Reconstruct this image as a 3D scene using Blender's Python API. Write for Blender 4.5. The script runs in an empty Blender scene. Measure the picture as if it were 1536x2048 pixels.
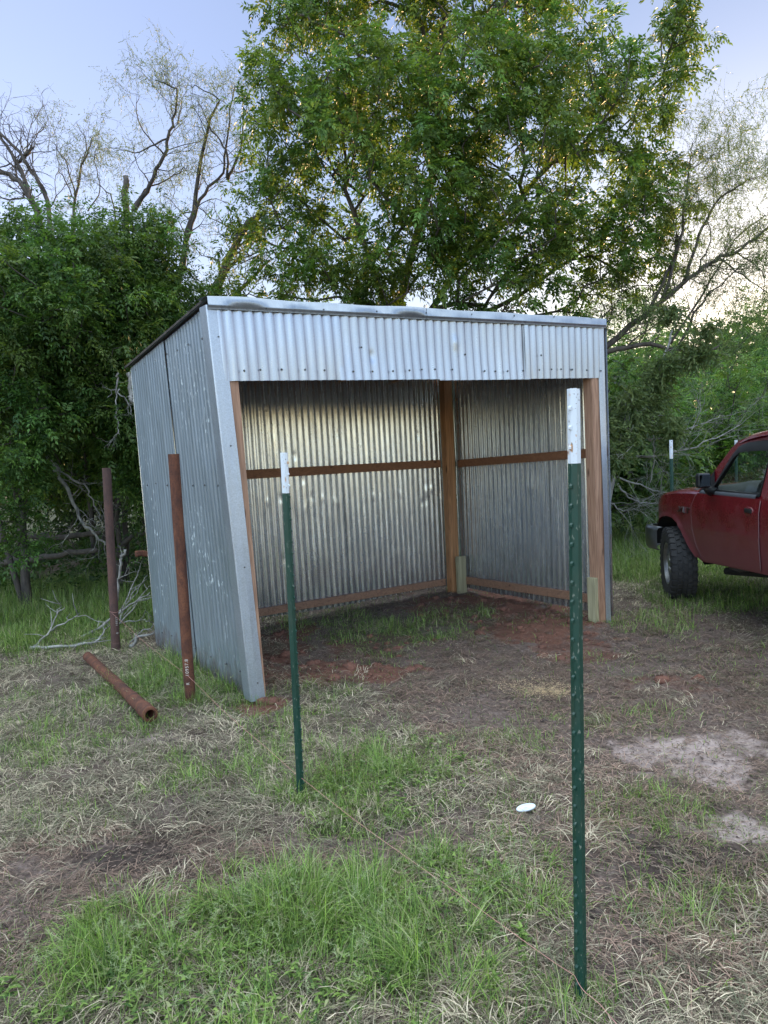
import bpy, bmesh, math, random
import numpy as np
from math import radians, sin, cos, pi, tan, atan2, sqrt
from mathutils import Vector, Matrix
random.seed(7)
RNG = np.random.default_rng(11)
SC = bpy.context.scene
COL = SC.collection

# ------------------------------------------------------------------ camera
F = 1480.0; CAMH = 1.6; PITCH = radians(4.5); ROLL = radians(2.8)
CAMP = np.array([0, 0, CAMH])
FWD = np.array([0, cos(PITCH), -sin(PITCH)]); _r0 = np.array([1.0, 0, 0]); _u0 = np.cross(_r0, FWD)
CR = _r0 * cos(ROLL) - _u0 * sin(ROLL); CU = _r0 * sin(ROLL) + _u0 * cos(ROLL)
cd = bpy.data.cameras.new('camera'); cam = bpy.data.objects.new('camera', cd); COL.objects.link(cam)
cd.sensor_fit = 'HORIZONTAL'; cd.sensor_width = 36.0; cd.lens = 36.0 * F / 1536.0
cd.clip_start = 0.05; cd.clip_end = 2000
cam.matrix_world = Matrix(((CR[0], CU[0], -FWD[0], 0), (CR[1], CU[1], -FWD[1], 0), (CR[2], CU[2], -FWD[2], CAMH), (0, 0, 0, 1)))
SC.camera = cam
SC.render.resolution_x = 768; SC.render.resolution_y = 1024

# survey helpers: photo measurements -> world positions
def gnd(px, py, z=0.0):
    d = FWD + CR * (px - 768) / F - CU * (py - 1024) / F
    return CAMP + d * ((z - CAMH) / d[2])
def atY(px, py, Y):
    d = FWD + CR * (px - 768) / F - CU * (py - 1024) / F
    return CAMP + d * (Y / d[1])

# ------------------------------------------------------------------ world, sun, exposure
SUN_AZ = radians(27); SUN_EL = radians(6.3)
w = bpy.data.worlds.new('World'); SC.world = w; w.use_nodes = True
nt = w.node_tree; nt.nodes.clear()
out = nt.nodes.new('ShaderNodeOutputWorld'); bg = nt.nodes.new('ShaderNodeBackground')
sky = nt.nodes.new('ShaderNodeTexSky'); sky.sky_type = 'NISHITA'; sky.sun_disc = False
sky.sun_elevation = SUN_EL; sky.sun_rotation = SUN_AZ; sky.air_density = 1.0; sky.dust_density = 0.6; sky.ozone_density = 1.5
# added lift of the unseen sky behind and above the viewer, lighting the scene
tc = nt.nodes.new('ShaderNodeTexCoord'); sx = nt.nodes.new('ShaderNodeSeparateXYZ')
nt.links.new(tc.outputs['Generated'], sx.inputs[0])
def wmath(op, a, b=None, c=None):
    n = nt.nodes.new('ShaderNodeMath'); n.operation = op
    for i, v in enumerate((a, b, c)):
        if v is None: continue
        if isinstance(v, (int, float)): n.inputs[i].default_value = v
        else: nt.links.new(v, n.inputs[i])
    return n.outputs[0]
def smap(src, a, b):
    mr = nt.nodes.new('ShaderNodeMapRange'); mr.interpolation_type = 'SMOOTHSTEP'
    mr.inputs['From Min'].default_value = a; mr.inputs['From Max'].default_value = b
    nt.links.new(src, mr.inputs['Value']); return mr.outputs[0]
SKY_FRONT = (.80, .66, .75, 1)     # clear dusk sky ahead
SKY_BACK = (1.03, .99, 1.16, 1)      # unseen sky behind the viewer, brightness added for the metal to reflect
SKY_TOP = (6.1, 4.5, 3.4, 1)        # unseen sky overhead, brightness added to light the ground
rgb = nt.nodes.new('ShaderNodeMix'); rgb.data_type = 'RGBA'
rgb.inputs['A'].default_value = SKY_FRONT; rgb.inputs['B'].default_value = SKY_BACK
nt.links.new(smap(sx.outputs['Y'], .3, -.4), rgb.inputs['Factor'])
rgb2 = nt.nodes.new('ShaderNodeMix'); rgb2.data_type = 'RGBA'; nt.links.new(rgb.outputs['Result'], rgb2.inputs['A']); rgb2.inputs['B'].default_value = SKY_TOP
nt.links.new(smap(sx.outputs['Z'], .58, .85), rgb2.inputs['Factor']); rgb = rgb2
dt = nt.nodes.new('ShaderNodeVectorMath'); dt.operation = 'DOT_PRODUCT'; nt.links.new(tc.outputs['Generated'], dt.inputs[0])
dt.inputs[1].default_value = (sin(SUN_AZ) * cos(SUN_EL), cos(SUN_AZ) * cos(SUN_EL), sin(SUN_EL))
rgb3 = nt.nodes.new('ShaderNodeMix'); rgb3.data_type = 'RGBA'; rgb3.blend_type = 'MULTIPLY'; nt.links.new(smap(dt.outputs['Value'], .45, 1.0), rgb3.inputs['Factor'])
nt.links.new(rgb2.outputs['Result'], rgb3.inputs['A']); rgb3.inputs['B'].default_value = (.32, .43, .50, 1); rgb = rgb3   # added tint darkens the sky towards the sun so the glow stays unclipped
mul = nt.nodes.new('ShaderNodeMix'); mul.data_type = 'RGBA'; mul.blend_type = 'MULTIPLY'; mul.inputs['Factor'].default_value = 1.0
# soft shoulder on the glow round the set sun
gm = nt.nodes.new('ShaderNodeGamma'); gm.inputs['Gamma'].default_value = 0.85
nt.links.new(sky.outputs[0], gm.inputs[0])
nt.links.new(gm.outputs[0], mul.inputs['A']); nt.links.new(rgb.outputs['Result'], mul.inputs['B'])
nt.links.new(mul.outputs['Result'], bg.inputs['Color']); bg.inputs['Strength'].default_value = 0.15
nt.links.new(bg.outputs[0], out.inputs['Surface'])
sl = bpy.data.lights.new('sun', 'SUN'); sun = bpy.data.objects.new('sun', sl); COL.objects.link(sun)
sl.energy = 2.0; sl.angle = radians(0.6); sl.color = (1.0, 0.62, 0.28)
sd = Vector((sin(SUN_AZ) * cos(SUN_EL), cos(SUN_AZ) * cos(SUN_EL), sin(SUN_EL)))
sun.rotation_euler = sd.to_track_quat('Z', 'Y').to_euler(); sun.location = (8, 15, 12)
SC.view_settings.view_transform = 'Standard'; SC.view_settings.look = 'None'
SC.view_settings.exposure = 2.5; SC.view_settings.gamma = 1.0
SC.render.engine = 'CYCLES'
SC.cycles.max_bounces = 6; SC.cycles.diffuse_bounces = 3; SC.cycles.glossy_bounces = 3; SC.cycles.transmission_bounces = 4
SC.cycles.transparent_max_bounces = 6; SC.cycles.sample_clamp_indirect = 4

# ------------------------------------------------------------------ scene-tree helpers
def tag(o, label=None, cat=None, group=None, kind=None):
    if label: o['label'] = label
    if cat: o['category'] = cat
    if group: o['group'] = group
    if kind: o['kind'] = kind
    return o
def thing(name, label, cat, loc=(0, 0, 0), rz=0, group=None):
    o = bpy.data.objects.new(name, None); COL.objects.link(o); o.location = loc; o.rotation_euler = (0, 0, rz)
    o.empty_display_size = 0.2
    return tag(o, label, cat, group)
def link(name, me, mat, parent=None, smooth=False, world=True):
    """world=True: mesh coordinates are world coordinates; shift into the parent's frame"""
    o = bpy.data.objects.new(name, me); COL.objects.link(o)
    if mat:
        for m in (mat if isinstance(mat, (list, tuple)) else [mat]): me.materials.append(m)
    if smooth:
        me.polygons.foreach_set('use_smooth', [True] * len(me.polygons))
    if parent:
        o.parent = parent
        if world:
            root = parent
            M = Matrix.Translation(root.location) @ root.rotation_euler.to_matrix().to_4x4() if root.parent is None else None
            if M is not None and (root.type == 'EMPTY'):
                me.transform(M.inverted())
            elif root.parent is not None and root.parent.type == 'EMPTY':
                g = root.parent
                me.transform((Matrix.Translation(g.location) @ g.rotation_euler.to_matrix().to_4x4()).inverted())
    return o
class MB:
    def __init__(s): s.v = []; s.f = []; s.m = []; s.mi = 0
    def add(s, vs, fs):
        b = len(s.v); s.v += [tuple(map(float, v)) for v in vs]; s.f += [tuple(b + i for i in f) for f in fs]; s.m += [s.mi] * len(fs)
    def hexa(s, c):  # 8 corners: bottom 4 ccw, top 4
        s.add(c, [(3, 2, 1, 0), (4, 5, 6, 7), (0, 1, 5, 4), (1, 2, 6, 5), (2, 3, 7, 6), (3, 0, 4, 7)])
    def box(s, c, d, M=None):
        x, y, z = d[0] / 2, d[1] / 2, d[2] / 2
        P = [Vector(p) for p in ((-x, -y, -z), (x, -y, -z), (x, y, -z), (-x, y, -z), (-x, -y, z), (x, -y, z), (x, y, z), (-x, y, z))]
        if M is not None: P = [M @ p for p in P]
        s.hexa([p + Vector(c) for p in P])
    def tube(s, pts, rs, n=6, cap=True):
        pts = [np.array(p, float) for p in pts]
        if not hasattr(rs, '__len__'): rs = [rs] * len(pts)
        rings = []; prev = None
        for i, p in enumerate(pts):
            d = pts[min(i + 1, len(pts) - 1)] - pts[max(i - 1, 0)]; d = d / (np.linalg.norm(d) + 1e-9)
            a = np.cross(d, prev if prev is not None else ([0, 0, 1] if abs(d[2]) < .9 else [1, 0, 0]))
            if prev is not None: a = prev - d * (prev @ d)
            a = a / (np.linalg.norm(a) + 1e-9); b = np.cross(d, a); prev = a
            rings.append([p + rs[i] * (a * cos(2 * pi * k / n) + b * sin(2 * pi * k / n)) for k in range(n)])
        vs = [v for r in rings for v in r]; fs = []
        for i in range(len(pts) - 1):
            for k in range(n):
                fs.append((i * n + k, i * n + (k + 1) % n, (i + 1) * n + (k + 1) % n, (i + 1) * n + k))
        if cap:
            fs.append(tuple(range(n - 1, -1, -1))); fs.append(tuple((len(pts) - 1) * n + k for k in range(n)))
        s.add(vs, fs)
    def lathe(s, prof, n=32, M=Matrix(), closed=False):
        vs = []; fs = []
        for r, h in prof:
            for k in range(n): vs.append(M @ Vector((r * cos(2 * pi * k / n), r * sin(2 * pi * k / n), h)))
        L = len(prof)
        for i in range(L if closed else L - 1):
            j = (i + 1) % L
            for k in range(n): fs.append((i * n + k, i * n + (k + 1) % n, j * n + (k + 1) % n, j * n + k))
        s.add(vs, fs)
    def grid(s, P):  # P[i][j]
        a, b = len(P), len(P[0]); vs = [p for r in P for p in r]
        s.add(vs, [(i * b + j, i * b + j + 1, (i + 1) * b + j + 1, (i + 1) * b + j) for i in range(a - 1) for j in range(b - 1)])
    def mesh(s, name):
        me = bpy.data.meshes.new(name); me.from_pydata(s.v, [], s.f)
        if any(s.m): me.polygons.foreach_set('material_index', s.m)
        me.update(); return me
    def build(s, name, mat, parent=None, smooth=False, world=True, bevel=0):
        o = link(name, s.mesh(name), mat, parent, smooth, world)
        if bevel:
            m = o.modifiers.new('bevel', 'BEVEL'); m.width = bevel; m.segments = 2; m.limit_method = 'ANGLE'; m.angle_limit = radians(40)
        return o
def quads_mesh(name, V, Q, C=None, smooth=False):
    """V (n,3), Q (m,4), C (n,4) vertex colours"""
    me = bpy.data.meshes.new(name); me.vertices.add(len(V)); me.vertices.foreach_set('co', np.ascontiguousarray(V, np.float32).ravel())
    me.loops.add(Q.size); me.loops.foreach_set('vertex_index', Q.astype(np.int32).ravel())
    me.polygons.add(len(Q)); me.polygons.foreach_set('loop_start', np.arange(0, Q.size, 4, dtype=np.int32))
    if C is not None:
        at = me.color_attributes.new('Col', 'FLOAT_COLOR', 'POINT'); at.data.foreach_set('color', np.ascontiguousarray(C, np.float32).ravel())
    me.update(calc_edges=True); me.validate()
    if smooth: me.polygons.foreach_set('use_smooth', [True] * len(me.polygons))
    return me

# ------------------------------------------------------------------ noise in numpy
_H = np.random.default_rng(3).random((256, 256))
def vnoise(x, y, s=1.0, o=0):
    x = np.asarray(x) * s + 57.3 * (o + 1); y = np.asarray(y) * s + 31.7 * (o + 2)
    xi = np.floor(x).astype(int); yi = np.floor(y).astype(int); fx = x - xi; fy = y - yi
    fx = fx * fx * (3 - 2 * fx); fy = fy * fy * (3 - 2 * fy)
    h = lambda a, b: _H[a % 256, b % 256]
    return (h(xi, yi) * (1 - fx) + h(xi + 1, yi) * fx) * (1 - fy) + (h(xi, yi + 1) * (1 - fx) + h(xi + 1, yi + 1) * fx) * fy
def fbm(x, y, s=1.0, o=0, n=4):
    t = 0; a = .5
    for k in range(n): t = t + a * vnoise(x, y, s * 2 ** k, o + k); a *= .5
    return t / (1 - .5 ** n)

# ------------------------------------------------------------------ materials
def mat(name):
    m = bpy.data.materials.new(name); m.use_nodes = True
    return m, m.node_tree, m.node_tree.nodes['Principled BSDF']
def N(nt, t, **k):
    n = nt.nodes.new(t)
    for a, b in k.items():
        if a in n.inputs: n.inputs[a].default_value = b
        else: setattr(n, a, b)
    return n
def coords(nt, kind='Object', scale=(1, 1, 1), rot=(0, 0, 0)):
    t = nt.nodes.new('ShaderNodeTexCoord'); m = nt.nodes.new('ShaderNodeMapping'); m.inputs['Scale'].default_value = scale; m.inputs['Rotation'].default_value = rot
    nt.links.new(t.outputs[kind], m.inputs[0]); return m.outputs[0]
def noise(nt, vec, scale, detail=4, rough=.55, dist=0):
    n = nt.nodes.new('ShaderNodeTexNoise'); n.inputs['Scale'].default_value = scale; n.inputs['Detail'].default_value = detail
    n.inputs['Roughness'].default_value = rough; n.inputs['Distortion'].default_value = dist
    if vec: nt.links.new(vec, n.inputs['Vector'])
    return n.outputs['Fac']
def ramp(nt, fac, stops):
    r = nt.nodes.new('ShaderNodeValToRGB'); e = r.color_ramp.elements
    while len(e) < len(stops): e.new(.5)
    for i, (p, c) in enumerate(stops):
        e[i].position = p; e[i].color = (*c, 1) if hasattr(c, '__len__') else (c, c, c, 1)
    nt.links.new(fac, r.inputs[0]); return r.outputs[0]
def mix(nt, fac, a, b, bt='MIX'):
    m = nt.nodes.new('ShaderNodeMix'); m.data_type = 'RGBA'; m.blend_type = bt
    for k, v in (('Factor', fac), ('A', a), ('B', b)):
        if isinstance(v, (int, float)): m.inputs[k].default_value = v
        elif isinstance(v, tuple): m.inputs[k].default_value = (*v, 1)
        else: nt.links.new(v, m.inputs[k])
    return m.outputs['Result']
def bump(nt, b, h, strength=.3, dist=.01):
    n = nt.nodes.new('ShaderNodeBump'); n.inputs['Strength'].default_value = strength; n.inputs['Distance'].default_value = dist
    nt.links.new(h, n.inputs['Height']); nt.links.new(n.outputs[0], b.inputs['Normal'])

def zinc(name, base=(.62, .65, .69), r0=.24, r1=.45, spangle=0.0, streak=.35, specks=0.0, vert=(9, 9, .5), metal=1.0, mud=0.0):
    m, t, b = mat(name)
    v = coords(t, 'Object'); vs = coords(t, 'Object', vert)
    st = noise(t, vs, 3.0, 5, .6); big = noise(t, v, 1.3, 3)
    c = ramp(t, st, [(.25, tuple(x * .72 for x in base)), (.5, base), (.8, tuple(min(1, x * 1.2) for x in base))])
    c = mix(t, streak, base, c)
    c = mix(t, ramp(t, big, [(.35, .0), (.7, .25)]), c, (base[0] * .62, base[1] * .66, base[2] * .7))
    rr = ramp(t, noise(t, vs, 6, 4), [(.3, r0), (.75, r1)])
    if spangle:
        vo = N(t, 'ShaderNodeTexVoronoi', Scale=170.0); t.links.new(v, vo.inputs['Vector'])
        sp = ramp(t, vo.outputs['Color'], [(.15, .55), (.85, 1.0)])
        c = mix(t, spangle, c, mix(t, 1.0, c, sp, 'MULTIPLY'))
        rr = mix(t, spangle * .5, rr, ramp(t, vo.outputs['Color'], [(.2, r0), (.9, r1 + .15)]))
    mt = None
    if specks:
        s1 = noise(t, coords(t, 'Object', (1, 1, .55)), 42, 2, .5); s2 = noise(t, v, 1.6, 2)
        k = N(t, 'ShaderNodeMath', operation='MULTIPLY'); t.links.new(ramp(t, s1, [(.63, 0), (.67, 1)]), k.inputs[0])
        t.links.new(ramp(t, s2, [(.42, 0), (.6, 1)]), k.inputs[1])
        k2 = N(t, 'ShaderNodeMath', operation='MULTIPLY'); k2.inputs[1].default_value = specks; t.links.new(k.outputs[0], k2.inputs[0])
        c = mix(t, k2.outputs[0], c, (.62, .68, .68)); 
        iv = N(t, 'ShaderNodeMath', operation='SUBTRACT'); iv.inputs[0].default_value = metal; t.links.new(k2.outputs[0], iv.inputs[1]); iv.use_clamp = True
        mt = iv.outputs[0]
    if mud:
        g = N(t, 'ShaderNodeNewGeometry'); sp = N(t, 'ShaderNodeSeparateXYZ'); t.links.new(g.outputs['Position'], sp.inputs[0])
        q = N(t, 'ShaderNodeMath', operation='MULTIPLY_ADD'); t.links.new(noise(t, coords(t, 'Object', (1, 1, .7)), 11, 6, .7), q.inputs[0]); q.inputs[1].default_value = .75
        q2 = N(t, 'ShaderNodeMath', operation='MULTIPLY'); t.links.new(sp.outputs[2], q2.inputs[0]); q2.inputs[1].default_value = -1.1; t.links.new(q2.outputs[0], q.inputs[2])
        c = mix(t, ramp(t, q.outputs[0], [(.12, 0), (.42, mud)]), c, (.17, .11, .085))
    t.links.new(c, b.inputs['Base Color']); t.links.new(rr, b.inputs['Roughness'])
    if mt: t.links.new(mt, b.inputs['Metallic'])
    else: b.inputs['Metallic'].default_value = metal
    h = noise(t, coords(t, 'Object', (1, 1, .6)), 7, 3)
    bump(t, b, h, .08, .02)
    return m
def wood(name, c0, c1, knots=True, axis='Z', scale=1.0, rough=.7):
    m, t, b = mat(name)
    s = {'Z': (22, 22, 1.2), 'X': (1.2, 22, 22), 'Y': (22, 1.2, 22)}[axis]
    v = coords(t, 'Object', tuple(x * scale for x in s))
    g = noise(t, v, 2.2, 6, .6, 1.2); wv = noise(t, coords(t, 'Object', tuple(x * scale * .35 for x in s)), 1.5, 3, .5, 2.0)
    c = mix(t, g, c0, c1); c = mix(t, ramp(t, wv, [(.35, 0.0), (.42, .6), (.5, 0.0), (.6, .5), (.7, 0)]), c, tuple(x * .45 for x in c0))
    if knots:
        vo = N(t, 'ShaderNodeTexVoronoi', Scale=2.6); t.links.new(coords(t, 'Object', (3, 3, .9) if axis == 'Z' else (.9, 3, 3)), vo.inputs['Vector'])
        c = mix(t, ramp(t, vo.outputs['Distance'], [(.05, 1.0), (.13, 0.0)]), c, tuple(x * .3 for x in c0))
    t.links.new(c, b.inputs['Base Color']); b.inputs['Roughness'].default_value = rough
    bump(t, b, g, .35, .004); return m
def rust(name, c0, c1, c2):
    m, t, b = mat(name); v = coords(t, 'Object', (1, 1, .5))
    n = noise(t, v, 14, 6, .65, .6); n2 = noise(t, coords(t, 'Object'), 80, 3)
    c = ramp(t, n, [(.28, c0), (.5, c1), (.72, c2)]); c = mix(t, ramp(t, n2, [(.45, 0), (.7, .5)]), c, c0)
    t.links.new(c, b.inputs['Base Color']); b.inputs['Roughness'].default_value = .85; bump(t, b, n2, .4, .002); return m
def plain(name, c, rough=.6, metal=0.0, var=.15, scale=20, bmp=0):
    m, t, b = mat(name); n = noise(t, coords(t, 'Object'), scale, 4)
    t.links.new(mix(t, ramp(t, n, [(.3, 0), (.7, 1)]), tuple(x * (1 - var) for x in c), tuple(min(1, x * (1 + var)) for x in c)), b.inputs['Base Color'])
    b.inputs['Roughness'].default_value = rough; b.inputs['Metallic'].default_value = metal
    if bmp: bump(t, b, n, bmp, .005)
    return m
def leafmat(name, trans=.35, rough=.5):
    m, t, b = mat(name); a = N(t, 'ShaderNodeAttribute', attribute_name='Col')
    t.links.new(a.outputs['Color'], b.inputs['Base Color']); b.inputs['Roughness'].default_value = rough
    b.inputs['Specular IOR Level'].default_value = .35
    tr = N(t, 'ShaderNodeBsdfTranslucent'); h = N(t, 'ShaderNodeHueSaturation', Saturation=1.1, Value=1.5, Hue=.49)
    t.links.new(a.outputs['Color'], h.inputs['Color']); t.links.new(h.outputs[0], tr.inputs[0])
    mx = N(t, 'ShaderNodeMixShader'); mx.inputs[0].default_value = trans
    o = t.nodes['Material Output']; t.links.new(b.outputs[0], mx.inputs[1]); t.links.new(tr.outputs[0], mx.inputs[2]); t.links.new(mx.outputs[0], o.inputs[0])
    return m
def bark(name, c0, c1, sc=18):
    m, t, b = mat(name); n = noise(t, coords(t, 'Object', (1, 1, .35)), sc, 6, .65); n2 = noise(t, coords(t, 'Object'), 5, 3)
    c = mix(t, ramp(t, n, [(.35, 0), (.65, 1)]), c0, c1); c = mix(t, ramp(t, n2, [(.5, 0), (.75, .5)]), c, tuple(min(1, x * 1.6) for x in c1))
    t.links.new(c, b.inputs['Base Color']); b.inputs['Roughness'].default_value = .9; bump(t, b, n, .6, .01); return m

M = {}
M['fascia'] = zinc('galvanised_fascia', (.46, .50, .57), .26, .45, spangle=.25, streak=.6, metal=.85)
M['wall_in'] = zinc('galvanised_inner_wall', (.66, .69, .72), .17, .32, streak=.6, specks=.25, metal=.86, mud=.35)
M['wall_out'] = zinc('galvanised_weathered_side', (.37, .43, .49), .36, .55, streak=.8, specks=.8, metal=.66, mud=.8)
M['trim'] = zinc('spangled_trim', (.52, .57, .65), .3, .48, spangle=.45, streak=.3, metal=.72)
M['flash'] = zinc('dull_flashing', (.36, .40, .45), .32, .5, spangle=.3, streak=.6, metal=.8)
M['roof'] = zinc('galvanised_roof', (.16, .165, .17), .3, .5)
M['lumber'] = wood('fir_lumber', (.30, .145, .082), (.56, .35, .235))
M['lumber_h'] = wood('fir_girt', (.24, .095, .045), (.40, .19, .09), axis='X')
M['lumber_base'] = wood('fir_base_board', (.28, .14, .085), (.46, .27, .17), axis='X')
M['lumber_c'] = wood('fir_corner_post', (.38, .165, .065), (.60, .32, .15))
M['treated'] = wood('treated_pine', (.34, .30, .17), (.50, .46, .30))
M['screw'] = plain('screw_head', (.12, .12, .12), .5, .6)
M['rust'] = rust('rusty_pipe', (.042, .018, .014), (.128, .045, .024), (.22, .083, .038))
M['rust_dk'] = rust('dark_rusty_pipe', (.055, .032, .028), (.105, .055, .045), (.15, .07, .05))
M['ink'] = plain('stencil_paint', (.55, .5, .45), .8)
def postgreen():
    m, t, b = mat('post_green_paint'); n = noise(t, coords(t, 'Object', (1, 1, .25)), 60, 5, .65); n2 = noise(t, coords(t, 'Object', (1, 1, .35)), 130, 3); n3 = noise(t, coords(t, 'Object'), 4, 3)
    c = mix(t, n, (.004, .034, .024), (.011, .062, .040)); c = mix(t, ramp(t, n2, [(.64, 0), (.70, .8)]), c, (.22, .24, .19)); c = mix(t, ramp(t, n3, [(.5, 0), (.75, .25)]), c, (.10, .08, .055))
    t.links.new(c, b.inputs['Base Color']); t.links.new(ramp(t, n, [(.3, .3), (.7, .6)]), b.inputs['Roughness']); bump(t, b, n2, .3, .002); return m
M['post_green'] = postgreen()
M['string'] = plain('mason_twine', (.62, .30, .25), .7)
M['lid'] = plain('white_plastic', (.75, .8, .85), .4, 0, .05)
def postwhite():
    m, t, b = mat('post_white_paint'); v = coords(t, 'Object', (1, 1, .55))
    n = noise(t, v, 38, 3); n2 = noise(t, coords(t, 'Object'), 110, 3)
    c = mix(t, ramp(t, n, [(.60, 0), (.68, 1)]), (.72, .76, .80), (.50, .24, .08)); c = mix(t, ramp(t, n2, [(.64, 0), (.68, 1)]), c, (.12, .10, .09))
    t.links.new(c, b.inputs['Base Color']); b.inputs['Roughness'].default_value = .45; return m
M['post_white'] = postwhite()
M['leaf'] = leafmat('leaf', .4); M['grass'] = leafmat('grass_blade', .3, .55); M['straw'] = leafmat('straw', .1, .7)
M['bark'] = bark('grey_brown_bark', (.045, .036, .03), (.12, .10, .085)); M['bark_pale'] = bark('pale_dead_wood', (.14, .13, .12), (.36, .34, .31), 30)
M['bark_dk'] = bark('dark_bark', (.03, .025, .022), (.085, .07, .06))

# ------------------------------------------------------------------ ground
FL = np.array([-.936, 4.876, 0]); FR = np.array([1.977, 6.563, 0]); BL = np.array([-2.07, 6.491, 0]); BR = np.array([.789, 8.466, 0])
SHC = (FL + FR + BL + BR) / 4
def patch_list(L):
    R = []
    for px, py, rx, ry, a in L:
        c = gnd(px, py); u = gnd(px, py - ry); d = gnd(px, py + ry); s = gnd(px + rx, py)
        R.append((c[0], (u[1] + d[1]) / 2, abs(s[0] - c[0]) + .02, abs(u[1] - d[1]) / 2 + .02, a))
    return R
def patches(R, x, y, wob=.35):
    t = np.zeros_like(x); nx = (fbm(x, y, 2.5, 5) - .5) * wob * 2.4 + (fbm(x, y, 8, 25) - .5) * 1.1; ny = (fbm(x, y, 2.5, 9) - .5) * wob * 2.4 + (fbm(x, y, 8, 29) - .5) * 1.1
    for cx, cy, rx, ry, a in R:
        d = np.sqrt(((x - cx) / rx + nx) ** 2 + ((y - cy) / ry + ny) ** 2)
        t = np.maximum(t, a * np.clip((1.25 - d) / .5, 0, 1))
    return t
GREEN = patch_list([(960, 1480, 120, 40, .3), (1230, 1430, 120, 30, .35), (1000, 1720, 110, 60, .45), (830, 1850, 260, 60, .5), (540, 1450, 160, 30, .45), (520, 1950, 420, 180, 1), (150, 1450, 190, 90, .55), (480, 1540, 280, 70, .55), (760, 1560, 190, 90, .9), (330, 1370, 80, 45, 1), (930, 1820, 150, 120, .75),
    (60, 1260, 200, 60, 1.0), (170, 1200, 230, 70, 1.0), (1280, 1120, 100, 90, 1.0), (1450, 1080, 120, 80, .9), (1460, 1190, 130, 45, .6), (1310, 1250, 90, 25, .5), (800, 1270, 130, 40, .75), (900, 1230, 80, 30, .6), (670, 1240, 100, 25, .6), (1290, 1610, 120, 55, .45),
    (640, 1380, 70, 22, .55), (440, 1400, 60, 30, .6), (980, 1600, 90, 40, .35), (1400, 1800, 120, 60, .3), (100, 1640, 120, 40, .3), (1500, 1120, 60, 60, .8), (700, 1760, 120, 50, .35), (1040, 1980, 140, 90, .4), (300, 1850, 160, 60, .5)])
RED = patch_list([(660, 1350, 170, 22, .8), (1080, 1245, 150, 38, .95), (560, 1290, 60, 50, .8), (1010, 1195, 120, 22, .95), (750, 1290, 120, 28, .6), (1330, 1365, 90, 22, .5), (520, 1410, 40, 18, .8), (1160, 1300, 90, 28, .7), (870, 1215, 90, 30, .7)])
PALE = patch_list([(1350, 1490, 110, 34, 1.0), (1420, 1540, 80, 26, .95), (1475, 1645, 120, 28, 1.05), (1290, 1545, 40, 14, .7), (310, 1470, 60, 14, .7), (90, 1730, 100, 30, .45), (330, 1820, 70, 18, .6), (1120, 1390, 120, 18, .35), (1480, 1480, 60, 30, .8), (950, 1440, 90, 20, .35)])
DARKP = patch_list([(250, 1710, 90, 28, 1), (330, 1660, 80, 22, .8), (1400, 1730, 200, 50, .9), (700, 1660, 90, 40, .7), (1300, 1300, 200, 50, .5), (1500, 1850, 120, 80, .7), (1280, 1950, 90, 40, .6), (120, 1900, 140, 40, .6), (1100, 1700, 60, 40, .5)])
BROWN = patch_list([(1150, 1440, 420, 190, 1), (1300, 1320, 400, 90, 1), (900, 1330, 330, 80, .9), (1350, 1650, 300, 150, .9), (250, 1760, 330, 90, .9), (680, 1710, 220, 70, .8), (1330, 1850, 260, 150, .75), (80, 1930, 160, 90, .7), (960, 1230, 300, 60, .8), (1130, 1720, 150, 80, .6)])
LUMP = patch_list([(250, 1705, 45, 16, .5), (680, 1345, 110, 16, .6), (1130, 1250, 100, 18, .6), (1060, 1200, 90, 14, .5), (560, 1370, 60, 20, .4), (1360, 1365, 40, 10, .5), (720, 1700, 50, 20, .3)])
def gz(x, y):
    x = np.asarray(x, float); y = np.asarray(y, float)
    near = np.exp(-((x / 9) ** 2 + ((y - 5) / 9) ** 2))
    z = (fbm(x, y, .9, 2) - .5) * .06 + (fbm(x, y, 4, 20) - .5) * .035 * near
    z = z + patches(LUMP, x, y, .5) * .07 * (0.3 + fbm(x, y, 9, 33)) * near
    z = z + (fbm(x, y, 14, 41, 3) - .5) * .034 * near
    z = z - .012
    far = np.clip((np.hypot(x, y) - 14) / 40, 0, 1)
    return z + far * (fbm(x, y, .05, 60) - .5) * 1.2
def gzs(x, y): return float(gz(np.array([x]), np.array([y]))[0])
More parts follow.
